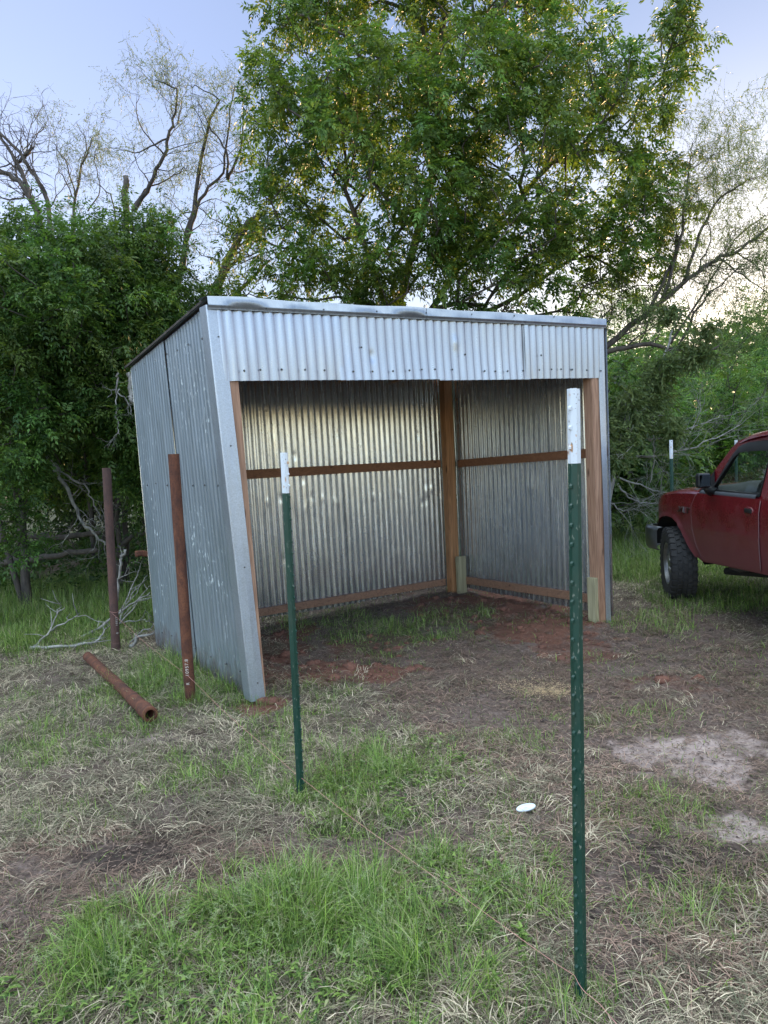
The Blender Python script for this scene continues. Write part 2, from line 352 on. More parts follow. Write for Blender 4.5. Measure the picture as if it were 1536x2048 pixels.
def ground():
    def axis(lo, hi, a, b, step):
        inner = np.arange(a, b, step); k = np.geomspace(step, hi - b, 45); l = np.geomspace(step, a - lo, 45)
        return np.concatenate([a - l[::-1], inner, b + k])
    X = axis(-400, 400, -3.6, 4.4, .03); Y = axis(-300, 600, 1.4, 9, .03)
    gx, gy = np.meshgrid(X, Y); x = gx.ravel(); y = gy.ravel()
    V = np.stack([x, y, gz(x, y)], 1); nx = len(X); ny = len(Y)
    i = (np.arange(ny - 1)[:, None] * nx + np.arange(nx - 1)[None]).ravel()
    Q = np.stack([i, i + 1, i + nx + 1, i + nx], 1)
    C = np.ones((len(x), 4)); C[:, 0] = patches(RED, x, y); C[:, 1] = np.maximum(patches(GREEN, x, y), np.clip((np.hypot(x, y - 4) - 7) / 5, 0, 1)); C[:, 2] = patches(PALE, x, y); C[:, 3] = patches(DARKP, x, y)
    me = quads_mesh('ground', V, Q, C, True)
    m, t, b = mat('soil'); a = N(t, 'ShaderNodeAttribute', attribute_name='Col'); s = N(t, 'ShaderNodeSeparateColor'); t.links.new(a.outputs['Color'], s.inputs[0])
    v = coords(t, 'Object'); n1 = noise(t, v, 6, 8, .7); n2 = noise(t, v, 45, 6, .7); n3 = noise(t, v, 160, 3, .6)
    c = ramp(t, n2, [(.3, (.052, .036, .029)), (.5, (.15, .108, .088)), (.72, (.31, .235, .20))])
    c = mix(t, ramp(t, n1, [(.4, 0), (.65, .6)]), c, (.17, .12, .10))
    edge = lambda o, amt=.5: N(t, 'ShaderNodeMath', operation='MULTIPLY')
    def msk(o, lo, hi, mx=1.0):
        ad = N(t, 'ShaderNodeMath', operation='ADD'); t.links.new(o, ad.inputs[0]); sb = N(t, 'ShaderNodeMath', operation='MULTIPLY_ADD'); t.links.new(n1, sb.inputs[0]); sb.inputs[1].default_value = 1.6; sb.inputs[2].default_value = -.8
        t.links.new(sb.outputs[0], ad.inputs[1]); return ramp(t, ad.outputs[0], [(lo, 0), (hi, mx)])
    c = mix(t, msk(s.outputs[0], .35, .8, .85), c, mix(t, n2, (.085, .038, .027), (.27, .115, .072)))
    c = mix(t, msk(a.outputs['Alpha'], .4, .9, .8), c, mix(t, n2, (.02, .016, .013), (.07, .05, .042)))
    c = mix(t, msk(s.outputs[2], .55, 1.25, .85), c, mix(t, n2, (.30, .215, .185), (.66, .53, .48)))
    c = mix(t, msk(s.outputs[1], .4, .9, .7), c, mix(t, n2, (.03, .045, .018), (.11, .12, .06)))
    t.links.new(c, b.inputs['Base Color']); b.inputs['Roughness'].default_value = .95; b.inputs['Specular IOR Level'].default_value = .2
    bump(t, b, n2, .8, .015)
    tag(link('ground', me, m), kind='structure')
ground()

# ------------------------------------------------------------------ blades
def blades(name, x, y, h, w_, lean_az, lean, col, z0=None, arch=.5, segs=3):
    n = len(x); z = (gz(x, y) if z0 is None else z0) - .004
    ts = np.linspace(0, 1, segs + 1); side = np.stack([-np.sin(lean_az), np.cos(lean_az), np.zeros(n)], 1)
    fz = RNG.uniform(-.6, .6, n); side = side * np.cos(fz)[:, None] + np.stack([np.cos(lean_az), np.sin(lean_az), np.zeros(n)], 1) * np.sin(fz)[:, None]
    V = np.zeros((n, segs + 1, 2, 3)); ax = np.cos(lean_az); ay = np.sin(lean_az)
    for k, t in enumerate(ts):
        ang = lean * (1 - arch + arch * 2 * t)  # bends over along its length
        hor = h * t * np.sin(np.minimum(ang, 2.2)); up = h * t * np.cos(np.minimum(ang, 1.75))
        p = np.stack([x + ax * hor, y + ay * hor, np.maximum(z + up, z + .003)], 1)
        ww = w_ * (1 - .85 * t ** 1.5) / 2
        V[:, k, 0] = p - side * ww[:, None]; V[:, k, 1] = p + side * ww[:, None]
    b = (np.arange(n) * (segs + 1) * 2)[:, None]
    Q = np.concatenate([b + np.array([[2 * k, 2 * k + 1, 2 * k + 3, 2 * k + 2]]) for k in range(segs)], 0)
    C = np.ones((n, segs + 1, 2, 4)); C[..., :3] = col[:, None, None, :]
    return V.reshape(-1, 3), Q, C.reshape(-1, 4)
def merge(L):
    V = []; Q = []; C = []; o = 0
    for v, q, c in L: V.append(v); Q.append(q + o); C.append(c); o += len(v)
    return np.concatenate(V), np.concatenate(Q), np.concatenate(C)
def field(n, near=1.5, far=10.5, power=1.0):
    """random ground points inside the wedge seen, denser near"""
    u = RNG.random(n); Y = near * (far / near) ** (u ** power) ; X = (RNG.random(n) * 2 - 1) * np.where(RNG.random(n) < .34, Y * .62 + 3.2, Y * .60 + .35)
    Y = np.where(np.abs(X) > Y * .6 + .35, np.maximum(Y, RNG.uniform(.3, 9, n)), Y)
    return X, Y
def inshed(x, y, m=0.0):
    e1 = FR - FL; e2 = BL - FL; d = np.stack([x - FL[0], y - FL[1]], 1); A = np.linalg.inv(np.array([[e1[0], e2[0]], [e1[1], e2[1]]]))
    uv = d @ A.T; return (uv[:, 0] > -m) & (uv[:, 0] < 1 + m) & (uv[:, 1] > -m) & (uv[:, 1] < 1 + m)
def greens(x, y):
    g = patches(GREEN, x, y); g = np.maximum(g, np.clip(np.abs(x) - y * .6 - .3, 0, 1) * (fbm(x, y, .9, 83) > .5) * .8); return g * np.clip(fbm(x, y, 3.5, 71) * 3.4 - .95, .10, 1)
def gcol(n, k=1.0):
    t = RNG.random(n)[:, None]; a = np.array([.055, .115, .026]); b = np.array([.30, .43, .10]); c = a * (1 - t) + b * t
    s = RNG.random(n) < .17; c[s] = c[s] * .3 + np.array([.42, .39, .22]) * .7
    return c * k * RNG.uniform(.75, 1.2, n)[:, None]
def scol(n):
    t = RNG.random(n)[:, None]; a = np.array([.075, .050, .035]); b = np.array([.72, .60, .42]); c = a * (1 - t ** 1.9) + b * t ** 1.9
    s = RNG.random(n) < .3; c[s] = c[s] * .5 + np.array([.16, .19, .10]) * .5
    return c
def build_grass():
    X, Y = field(540000, 1.6, 10.5, .9); g = greens(X, Y); keep = RNG.random(len(X)) < np.clip(g, 0, 1) * .85 + .02 + .16 * np.clip(fbm(X, Y, 1.3, 61) * 3 - 1.3, 0, 1)
    X = X[keep]; Y = Y[keep]; g = g[keep]; n = len(X)
    # clump towards tussock centres
    cx = np.floor(X / .09 + fbm(X, Y, 7, 3) * 2); cy = np.floor(Y / .09 + fbm(X, Y, 7, 8) * 2)
    hh = _H[(cx.astype(int) * 7) % 256, (cy.astype(int) * 13) % 256]; az0 = _H[(cx.astype(int) * 3 + 5) % 256, (cy.astype(int) * 5) % 256] * 2 * pi
    tall = np.clip((3.0 - Y) / 1.0, 0, 1); h = (.03 + (.105 + .07 * tall) * RNG.random(n) ** 1.5) * (.45 + .75 * g) * (.6 + .8 * hh); h[Y > 6] *= 1.25
    ins = inshed(X, Y); h[ins] *= .7
    wd = RNG.uniform(.0022, .0048, n) * (1 + np.clip(Y - 4, 0, 6) * .12)
    A = blades('g', X, Y, h, wd, az0 + RNG.normal(0, .9, n), np.abs(RNG.normal(.55, .35, n)), gcol(n) * (.75 + .5 * hh)[:, None], arch=.7)
    me = quads_mesh('grass', *merge([A])); tag(link('grass', me, M['grass']), 'short green grass tufts growing across the trampled lot', 'grass', kind='stuff')
    # tall lush grass at the wood edge, left and right, and far field
    # tufts crowding the feet of posts, pipes and the shed
    L = []
    for (px, py, rr, n, hm) in ((1161, 1992, .09, 260, .06), (605, 1583, .10, 500, .12), (381, 1402, .14, 500, .14), (232, 1304, .12, 350, .08), (300, 1450, .16, 300, .10), (230, 1390, .2, 420, .11), (505, 1398, .12, 350, .09), (1218, 1243, .14, 300, .08), (450, 1375, .16, 500, .16), (400, 1345, .2, 700, .18), (340, 1330, .25, 900, .2), (290, 1370, .22, 600, .18), (1172, 1246, .1, 200, .07), (1352, 1200, .22, 700, .13)):
        c_ = gnd(px, py); a_ = RNG.random(n) * 2 * pi; r_ = rr * RNG.random(n) ** .6; x = c_[0] + r_ * np.cos(a_) * 1.3; y = c_[1] + r_ * np.sin(a_); k = ~inshed(x, y, -.02); x = x[k]; y = y[k]; n = len(x)
        L.append(blades('g', x, y, hm * RNG.uniform(.3, 1.1, n), RNG.uniform(.002, .0042, n), a_[k] + RNG.normal(0, .8, n), np.abs(RNG.normal(.6, .35, n)), gcol(n), arch=.7))
    for (x0, x1, y0, y1, nn, hm) in ((-7.5, -2.35, 6.4, 7.8, 16000, .13), (-7.5, -2.35, 7.5, 10.5, 45000, .24), (2.15, 9, 8.6, 16, 110000, .22), (-9, -4.2, 5.5, 7.5, 9000, .22), (2.6, 7, 6.6, 8.8, 16000, .12), (-2.2, 2.2, 8.9, 12, 9000, .3)):
        x = RNG.uniform(x0, x1, nn); y = RNG.uniform(y0, y1, nn); k = ~inshed(x, y, .04) & (RNG.random(nn) < np.clip(fbm(x, y, 1.6, 15) * 2.2 - .25, .2, 1)); x = x[k]; y = y[k]; n = len(x)
        L.append(blades('g', x, y, hm * RNG.uniform(.35, 1.2, n), RNG.uniform(.004, .009, n), RNG.random(n) * 2 * pi, np.abs(RNG.normal(.5, .3, n)), gcol(n, .85), arch=.7))
    me = quads_mesh('tall_grass', *merge(L)); tag(link('tall_grass', me, M['grass']), 'taller lush green grass along the foot of the woods', 'grass', kind='stuff')
    # cut hay and straw lying on the soil: pale mats on the left, brown trampled thatch to the right
    X, Y = field(720000, 1.6, 10.5, .85); g = greens(X, Y); pl = patches(PALE, X, Y); rd = patches(RED, X, Y); bw = patches(BROWN, X, Y, .6)
    cl = np.clip((fbm(X, Y, 3.0, 90) - .36) * 3.2, 0, 1) * np.clip((fbm(X, Y, 11, 95, 3) - .30) * 3.5, .15, 1)
    d = .22 + .85 * cl - .6 * pl * (fbm(X, Y, 14, 13) > .46) - .55 * rd * (.5 + fbm(X, Y, 5, 12)); dk = patches(DARKP, X, Y); d = d - .35 * dk
    keep = RNG.random(len(X)) < np.clip(d, .03, 1) * .72; X = X[keep]; Y = Y[keep]; bw = bw[keep]; n = len(X)
    ln = RNG.uniform(.025, .17, n) * (1 + np.clip(Y - 4, 0, 5) * .05) * (1 - .5 * bw * (RNG.random(n) < .8)); swirl = fbm(X, Y, 1.2, 44, 2) * 9
    c = scol(n) * (1.12 - .3 * bw)[:, None]; brn = np.array([.22, .145, .105]) * RNG.uniform(.35, 2.0, n)[:, None]; mk = (RNG.random(n) < bw * .8)[:, None]; c = np.where(mk, brn, c)
    A = blades('s', X, Y, ln, RNG.uniform(.0014, .0038, n) * (1 + np.clip(Y - 3, 0, 6) * .16), swirl + RNG.normal(0, 1.1, n), RNG.uniform(1.15, 1.62, n), c * (.6 + .8 * fbm(X, Y, 1.1, 55))[:, None],
               z0=gz(X, Y) + RNG.uniform(.0, .024, n), arch=.35)
    # broken leaf and stem litter
    X, Y = field(60000, 1.6, 9.5, .85); k = RNG.random(len(X)) < .3 + .7 * patches(BROWN, X, Y, .6); X = X[k]; Y = Y[k]; n = len(X)
    B = blades('l', X, Y, RNG.uniform(.008, .03, n), RNG.uniform(.004, .011, n), RNG.random(n) * 6.28, RNG.uniform(.9, 1.6, n), np.array([.13, .09, .07]) * RNG.uniform(.25, 2.2, n)[:, None], z0=gz(X, Y) + RNG.uniform(.002, .018, n), segs=1)
    X, Y = field(2600, 1.6, 7.5, .85); k = (patches(PALE, X, Y) < .3) & (fbm(X, Y, 3.0, 90) > .42) & (RNG.random(len(X)) > .85 * patches(BROWN, X, Y, .6)); X = X[k]; Y = Y[k]; n = len(X); m_ = 26; X = np.repeat(X, m_) + RNG.normal(0, .035, n * m_); Y = np.repeat(Y, m_) + RNG.normal(0, .03, n * m_); az = np.repeat(RNG.random(n) * 6.28, m_) + RNG.normal(0, .45, n * m_)
    cc = np.repeat(scol(n), m_, 0) * RNG.uniform(.6, 1.35, n * m_)[:, None]; D_ = blades('m', X, Y, RNG.uniform(.04, .13, n * m_), RNG.uniform(.0016, .0045, n * m_), az, RNG.uniform(.9, 1.6, n * m_), cc, z0=gz(X, Y) + RNG.uniform(0, .03, n * m_), arch=.45)
    me = quads_mesh('straw_litter', *merge([A, B, D_])); tag(link('straw_litter', me, M['straw']), 'flattened dry cut grass and straw strewn over the soil', 'straw', kind='stuff')
    # foxtail seed heads rising from the near tussocks
    X, Y = field(2600, 1.7, 5.2, .8); g = patches(GREEN, X, Y); k = g > .55; X = X[k]; Y = Y[k]; n = len(X); h = RNG.uniform(.10, .22, n); az = RNG.random(n) * 2 * pi; le = RNG.uniform(.15, .7, n)
    A = blades('s', X, Y, h, np.full(n, .002), az, le, gcol(n, 1.3), arch=.6)
    V = []; zt = gz(X, Y); top = np.stack([X + np.cos(az) * h * np.sin(le * 1.6), Y + np.sin(az) * h * np.sin(le * 1.6), zt + h * np.cos(le * 1.6)], 1)
    B = []
    for k in range(14):
        t = k / 13; off = np.stack([np.cos(az) * np.sin(le * 1.8), np.sin(az) * np.sin(le * 1.8), np.cos(le * 1.8)], 1) * (t * .042)[..., None] if False else np.stack([np.cos(az) * np.sin(le * 1.8), np.sin(az) * np.sin(le * 1.8), np.cos(le * 1.8)], 1) * (t * .045 - .01)
        p = top + off; a2 = RNG.random(n) * 2 * pi; cc = np.tile(np.array([.34, .40, .20]), (n, 1)) * RNG.uniform(.7, 1.2, n)[:, None]
        B.append(blades('h', p[:, 0], p[:, 1], np.full(n, .020) * (1 - .4 * t), np.full(n, .0022), a2, np.full(n, .75), cc, z0=p[:, 2], segs=1))
    me = quads_mesh('seed_head_grass', *merge([A] + B)); tag(link('seed_head_grass', me, M['grass']), 'pale fuzzy foxtail seed heads above the near green grass', 'grass', kind='stuff')
    # broad-leaved weeds in the front patches
    X, Y = field(9000, 1.7, 5.5, .9); k = patches(GREEN, X, Y) > .6; X = X[k][:1500]; Y = Y[k][:1500]; n = len(X); L = []
    for j in range(6):
        L.append(blades('w', X, Y, RNG.uniform(.015, .035, n), RNG.uniform(.007, .013, n), RNG.random(n) * 2 * pi, RNG.uniform(.9, 1.4, n), gcol(n, .9), z0=gz(X, Y) + RNG.uniform(.01, .06, n), segs=2))
    me = quads_mesh('weeds', *merge(L)); tag(link('weeds', me, M['grass']), 'small broad-leaved weeds scattered through the near grass', 'weeds', kind='stuff')
build_grass()
def clods():
    mb = MB(); r = np.random.default_rng(5)
    X, Y = field(9000, 2.0, 9.2, .5); rd = patches(RED, X, Y); dk = patches(DARKP, X, Y); pr = np.clip(rd * .9 + dk * .3, .02, 1); k = r.random(len(X)) < pr * .75; X = X[k]; Y = Y[k]
    Vs = []; Qs = []; Cs = []
    for x, y in zip(X, Y):
        red = patches(RED, np.array([x]), np.array([y]))[0] > .3; s = (.005 + .030 * r.random() ** 4) * (1.5 if red else .9); z = gzs(x, y)
        n1, n2 = 7, 4; vs = []
        for i in range(n2 + 1):
            for j in range(n1):
                a = 2 * pi * j / n1; e = -pi / 2 + pi * i / n2; rr = s * r.uniform(.75, 1.2); vs.append((x + rr * cos(e) * cos(a) * 1.2, y + rr * cos(e) * sin(a), z + rr * sin(e) * .75))
        b = len(mb.v); fs = [(i * n1 + j, i * n1 + (j + 1) % n1, (i + 1) * n1 + (j + 1) % n1, (i + 1) * n1 + j) for i in range(n2) for j in range(n1)]
        mb.mi = 0 if red else 1; mb.add(vs, fs)
    m1 = plain('red_clay', (.17, .075, .05), .95, 0, .35, 60, .8); m2 = plain('brown_clod', (.075, .052, .042), .95, 0, .3, 60, .8)
    tag(mb.build('dirt_clods', [m1, m2], smooth=True), 'crumbled red and brown dirt clods scattered in and before the shed', 'dirt', kind='stuff')
    # spilled pale grain
    c = gnd(1110, 1385); n = 2600; x = np.concatenate([RNG.normal(c[0] - .02, .10, n // 2), RNG.normal(gnd(1070, 1372)[0], .14, n // 2)]); y = np.concatenate([RNG.normal(c[1], .05, n // 2), RNG.normal(gnd(1070, 1372)[1], .09, n // 2)])
    col = np.tile(np.array([.62, .46, .27]), (n, 1)) * RNG.uniform(.7, 1.25, n)[:, None]
    me = quads_mesh('spilled_grain', *blades('g', x, y, RNG.uniform(.005, .012, n), RNG.uniform(.005, .01, n), RNG.random(n) * 6.28, np.full(n, 1.3), col, z0=gz(x, y) + RNG.uniform(.006, .022, n), segs=1))
    tag(link('spilled_grain', me, M['straw']), 'small pale spill of wood shavings on the bare soil', 'shavings', kind='stuff')
clods()

# ------------------------------------------------------------------ shed
LE = {k: np.zeros(3) for k in ('FL', 'FR', 'BL', 'BR')}; LE['FL'] = np.array([-.048, 0, 0]); LE['BL'] = np.array([-.017, 0, 0])
U1 = (FR - FL) / np.linalg.norm(FR - FL); V1 = (BL - FL) / np.linalg.norm(BL - FL)
def S(u, v, z, du=0.0, dv=0.0):
    """u along the front (0 left..1 right), v to the back, z up; du/dv extra metres along those axes"""
    b = (FL * (1 - u) + FR * u) * (1 - v) + (BL * (1 - u) + BR * u) * v
    l = (LE['FL'] * (1 - u) + LE['FR'] * u) * (1 - v) + (LE['BL'] * (1 - u) + LE['BR'] * u) * v
    return b + l * z + np.array([0, 0, z]) + U1 * du + V1 * dv
def topz(v): return 2.63 - .175 * v
shed = thing('animal_shed', 'open-fronted lean-to shed of galvanised corrugated sheets on a wood frame', 'shed', tuple(SHC))
def corr(name, fn, nrm, width, zb, zt, material, pitch=.0678, amp=.0064, sheet=.66, seed=0, rows=26, dents=(), skew=0.0, raise_=.003):
    """fn(s,z)->point, s 0..1; sheets overlap, each with its own slight bow"""
    r = np.random.default_rng(seed); mb = MB(); ns = max(1, int(round(width / sheet))); 
    for k in range(ns):
        a = k / ns; b = min(1, (k + 1) / ns + .012); n = int(round((b - a) * width / pitch * 10)); P = []
        tilt = r.uniform(-.004, .004); bow = r.uniform(-.005, .005); oz = r.uniform(-.012, .012)
        for i in range(rows + 1):
            row = []
            for j in range(n + 1):
                s = a + (b - a) * j / n; z0 = zb(s) + oz * (1 if callable(zb) else 0); z1 = zt(s); z = z0 + (z1 - z0) * i / rows
                ph = 2 * pi * s * width / pitch; h = amp * sin(ph) + raise_ * (k % 2) + tilt * (i / rows - .5) + bow * sin(pi * i / rows) + .0010 * sin(s * 37 + z * 3 + seed) + .0005 * sin(z * 7 + s * 71)
                for (ds, dz, dr, dh) in dents:
                    q = ((s - ds) * width) ** 2 + (z - dz) ** 2
                    if q < dr * dr * 6: h += dh * math.exp(-q / dr / dr)
                ss = min(1, max(0, s + skew * (z - z0)))
                row.append(fn(ss, z) + nrm * h)
            P.append(row)
        mb.grid(P)
    return mb.build(name, material, shed, smooth=True)
NB = np.cross(V1, [0, 0, 1]); NB = NB / np.linalg.norm(NB)
W = 3.37; D = 2.1
rr_ = np.random.default_rng(4)
dn = [(rr_.uniform(.2, .95), 1.15 + rr_.normal(0, .03), .014, .006) for _ in range(22)] + [(rr_.uniform(.2, .98), rr_.uniform(.5, 1.9), .018, -.006) for _ in range(20)]
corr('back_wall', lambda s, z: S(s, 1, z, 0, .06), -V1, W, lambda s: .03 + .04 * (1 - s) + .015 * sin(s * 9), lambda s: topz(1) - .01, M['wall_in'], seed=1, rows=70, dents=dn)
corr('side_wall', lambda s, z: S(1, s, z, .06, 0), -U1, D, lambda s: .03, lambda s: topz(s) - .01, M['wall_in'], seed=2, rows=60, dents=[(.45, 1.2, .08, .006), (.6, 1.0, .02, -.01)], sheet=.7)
# weathered left wall: its sheets rack forward with the corner
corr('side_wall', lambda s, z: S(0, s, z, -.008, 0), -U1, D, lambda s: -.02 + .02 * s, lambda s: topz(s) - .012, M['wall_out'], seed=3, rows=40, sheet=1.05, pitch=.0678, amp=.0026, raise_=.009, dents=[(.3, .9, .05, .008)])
corr('fascia', lambda s, z: S(.004 + .974 * s, 0, z, 0, -.056), -V1, W * .962, lambda s: 2.118 + .05 * s, lambda s: 2.60 + .01 * s, M['fascia'], seed=5, rows=14, sheet=.84, dents=[(.33, 2.3, .02, -.01), (.55, 2.42, .03, .008)])
# roof sheet, ribs running front to back, small overhang
mb = MB(); P = []
for i in range(25):
    v = -.035 + 1.07 * i / 24; row = []
    for j in range(380):
        u = -.012 + 1.024 * j / 379; row.append(S(u, v, topz(v) + .012 + .008 * sin(u * W / .0678 * 2 * pi)))
    P.append(row)
mb.grid(P); mb.build('roof', M['roof'], shed, smooth=True)
# roof edge strip hanging over the left wall top
mb = MB()
for i in range(1):
    mb.hexa([S(0, -.01, topz(0) - .012, -.058, 0), S(0, -.01, topz(0) - .012, -.052, 0), S(0, 1.02, topz(1) - .012, -.052, 0), S(0, 1.02, topz(1) - .012, -.058, 0),
             S(0, -.01, topz(0) + .004, -.058, 0), S(0, -.01, topz(0) + .004, -.052, 0), S(0, 1.02, topz(1) + .004, -.052, 0), S(0, 1.02, topz(1) + .004, -.058, 0)])
mb.build('eave_strip', M['bark_dk'], shed)
# folded flashing along the top front edge, two lapped lengths with a buckled lip
for (a, b, k) in ((-.012, .47, 0), (.462, .990, 1)):
    mb = MB(); P = []; prof = [(.10, .028), (-.005, .030), (-.072, .022), (-.078, .016), (-.078, -.028), (-.084, -.031), (-.084, -.040), (-.078, -.043), (-.076, -.060)]
    for i in range(61):
        u = a + (b - a) * i / 60; wv = .0065 * sin(u * 26 + k) * sin(u * 9 + 1) if k == 0 else .0025 * sin(u * 31)
        P.append([S(u, 0, 2.632 + .014 * u + h + (wv if q < 4 else 0), 0, d - .003 * k - abs(wv) * (q in (3, 4)) * 1.6) for q, (d, h) in enumerate(prof)])
    mb.grid(P); mb.build('roof_flashing', M['flash'], shed, smooth=True)
# corner trims: L-shaped folded sheet
def ltrim(u, z0, z1, front, side, name='corner_trim', top_front=None):
    mb = MB(); n = 20; P = []
    sgn = 1 if u < .5 else -1
    for i in range(n + 1):
        t = i / n; z = z0 + (z1 - z0) * t; fw = front + ((top_front or front) - front) * t; bow = .004 * sin(t * 9 + u)
        e = -.045 if u < .5 else -.040
        P.append([S(u, 0, z, e + sgn * fw, -.058 + bow), S(u, 0, z, e + sgn * fw * .55, -.060), S(u, 0, z, e + sgn * .004, -.060), S(u, 0, z, e - sgn * .002, -.054), S(u, 0, z, e - sgn * .002, side * .5), S(u, 0, z, e - sgn * .002, side)])
    mb.grid(P); o = mb.build(name, M['trim'], shed, smooth=False); md = o.modifiers.new('solid', 'SOLIDIFY'); md.thickness = .002; return o
ltrim(0, .0, 2.60, .098, .05); ltrim(1, .0, 2.60, .056, .10, top_front=.075)
def member(name, A, B, a, b, material, bevel=.004):
    """sawn timber from A to B; a,b half-size vectors"""
    mb = MB(); A = np.array(A); B = np.array(B); a = np.array(a); b = np.array(b)
    mb.hexa([A - a - b, A + a - b, A + a + b, A - a + b, B - a - b, B + a - b, B + a + b, B - a + b]); return mb.build(name, material, shed, bevel=bevel)
H_ = .5
# front posts
member('post', S(0, 0, -.06, .033, .0), S(0, 0, 2.58, .098, .0), U1 * .034, V1 * .042, M['lumber'])
member('post', S(1, 0, -.06, -.125, .0), S(1, 0, 2.58, -.150, .0), U1 * .043, V1 * .048, M['lumber'])
member('post', S(1, 0, -.06, -.056, .004), S(1, 0, 1.80, -.074, .004), U1 * .026, V1 * .042, M['lumber'])
member('post', S(1, 0, 1.805, -.074, .0), S(1, 0, 2.58, -.080, .0), U1 * .026, V1 * .042, M['lumber'])
# back posts
member('post', S(1, 1, -.06, -.075, -.055), S(1, 1, 2.42, -.075, -.055), U1 * .055, V1 * .045, M['lumber_c'])
member('post', S(0, 1, -.06, .06, -.055), S(0, 1, 2.42, .06, -.055), U1 * .05, V1 * .045, M['lumber_c'])
# short treated stakes spiked to the posts
member('ground_stake', S(1, 1, -.08, -.045, -.16), S(1, 1, .40, -.045, -.155), U1 * .058, V1 * .02, M['treated'])
member('ground_stake', S(1, 0, -.08, -.190, .0), S(1, 0, .42, -.194, .0), U1 * .020, V1 * .044, M['treated'])
# girts and base boards
ZV = np.array([0, 0, 1.0])
member('girt', S(0, 1, 1.47, .02, .028), S(1, 1, 1.457, -.131, .028), ZV * .043, V1 * .019, M['lumber_h'])
member('girt', S(1, 0, 1.52, .028, .046), S(1, 1, 1.447, .028, -.104), ZV * .041, U1 * .019, M['lumber_h'])
member('girt', S(0, 0, 1.45, .036, .05), S(0, 1, 1.45, .036, -.10), ZV * .043, U1 * .019, M['lumber_h'])
member('base_board', S(0, 1, .135, .02, .028), S(1, 1, .098, -.131, .028), ZV * .037, V1 * .019, M['lumber_base'])
member('base_board', S(1, 0, .175, .028, .046), S(1, 1, .118, .028, -.104), ZV * .040, U1 * .019, M['lumber_base'])
member('header', S(0, 0, 2.24, .15, .0), S(1, 0, 2.28, -.195, .0), ZV * .07, V1 * .019, M['lumber_c'])
for k in range(6):
    u = .03 + .94 * k / 5; member('rafter', S(u, 0, topz(0) - .06, 0, .03), S(u, 1, topz(1) - .06, 0, -.005), ZV * .045, U1 * .019, M['lumber_c'])
# screws
for (u, z) in [(.045 + .04 * k + .008 * sin(k * 5), 2.185 + .045 * k / 24 + .008 * sin(k * 7)) for k in range(24) if k not in (5, 13)] + [(.30, 2.36), (.45, 2.58), (.56, 2.33), (.78, 2.34)] + [(.1 + .12 * k, 2.595 + .01 * u_) for k, u_ in zip(range(8), range(8))]:
    m_ = MB(); c = S(u, 0, z, 0, -.064 if z < 2.59 else -.078); ax = -V1
    m_.tube([c, c + ax * .004, c + ax * .0085], [.0075, .0075, .004], 8); m_.build('screw', M['screw'], shed)
for z in (.12, .9, 1.7, 2.4):
    m_ = MB(); c = S(0, 0, z, .01, -.061); m_.tube([c, c - V1 * .006], [.006, .005], 8); m_.build('screw', M['screw'], shed)

for z in (.16, 1.44, 2.42):
    for k in range(7):
        m_ = MB(); c = S(0, .07 + .14 * k + .015 * sin(k * 5 + z), z + .012 * sin(k * 3), -.014); m_.tube([c, c - U1 * .004, c - U1 * .008], [.008, .008, .004], 8); m_.build('screw', M['screw'], shed)
# ------------------------------------------------------------------ T-posts
def tpost(base, top, white_from, label, rz, scale=1.0, group=None):
    base = np.array(base); top = np.array(top); Ln = np.linalg.norm(top - base)
    t = thing('t_post', label, 'fence post', tuple(base), 0, group)
    ax = (top - base) / Ln; f = np.array([cos(rz), sin(rz), 0]); f = f - ax * (f @ ax); f /= np.linalg.norm(f); sd_ = np.cross(ax, f)
    hw, th, st = .0150 * scale, .0028, .030 * scale
    sec = [(-hw, 0), (-hw * .28, -.004), (0, -.0055), (hw * .28, -.004), (hw, 0), (hw, th), (.0022, th + .002), (.0022, st), (-.0022, st), (-.0022, th + .002), (-hw, th)]
    def run(name, z0, z1, m, studs):
        mb = MB(); n = 8; R = [[base + ax * (z0 + (z1 - z0) * i / n) + f * y * -1 + sd_ * x for (x, y) in sec] for i in range(n + 1)]
        vs = [p for r in R for p in r]; k = len(sec); fs = [(i * k + j, i * k + (j + 1) % k, (i + 1) * k + (j + 1) % k, (i + 1) * k + j) for i in range(n) for j in range(k)]
        fs += [tuple(range(k)), tuple(n * k + j for j in range(k))][:]; mb.add(vs, fs)
        z = (math.ceil(z0 / .053)) * .053 + .01
        while z < z1 - .01:   # rolled studs along the face
            c = base + ax * z + f * .005
            mb.hexa([c - sd_ * .0045 - ax * .006, c + sd_ * .0045 - ax * .006, c + sd_ * .0045 + ax * .007, c - sd_ * .0045 + ax * .007] + [q + f * .006 for q in (c - sd_ * .004 - ax * .004, c + sd_ * .004 - ax * .004, c + sd_ * .004 + ax * .002, c - sd_ * .004 + ax * .002)]); z += .053
        return mb.build(name, m, t)
    run('post', -.03, Ln * white_from, M['post_green'], True); run('painted_tip', Ln * white_from + .0004, Ln, M['post_white'], True)
    return t
GP = 'green metal T-posts with white tips'
def tp(bx, by, tx, ty, Y, wf, label, rz, sc=1):
    b = gnd(bx, by) if Y is None else atY(bx, by, Y); b[2] = gzs(b[0], b[1]) if Y is None else b[2]
    tpost(b, atY(tx, ty, b[1]), wf, label, rz, sc, GP)
tp(1158, 2004, 1143, 777, None, .885, 'nearest tall green T-post with rust-spotted white tip, at the right', radians(-145), 1.06)
tp(605, 1583, 572, 905, None, .885, 'green T-post with white tip in front of the shed opening, left', radians(-25), 1.02)
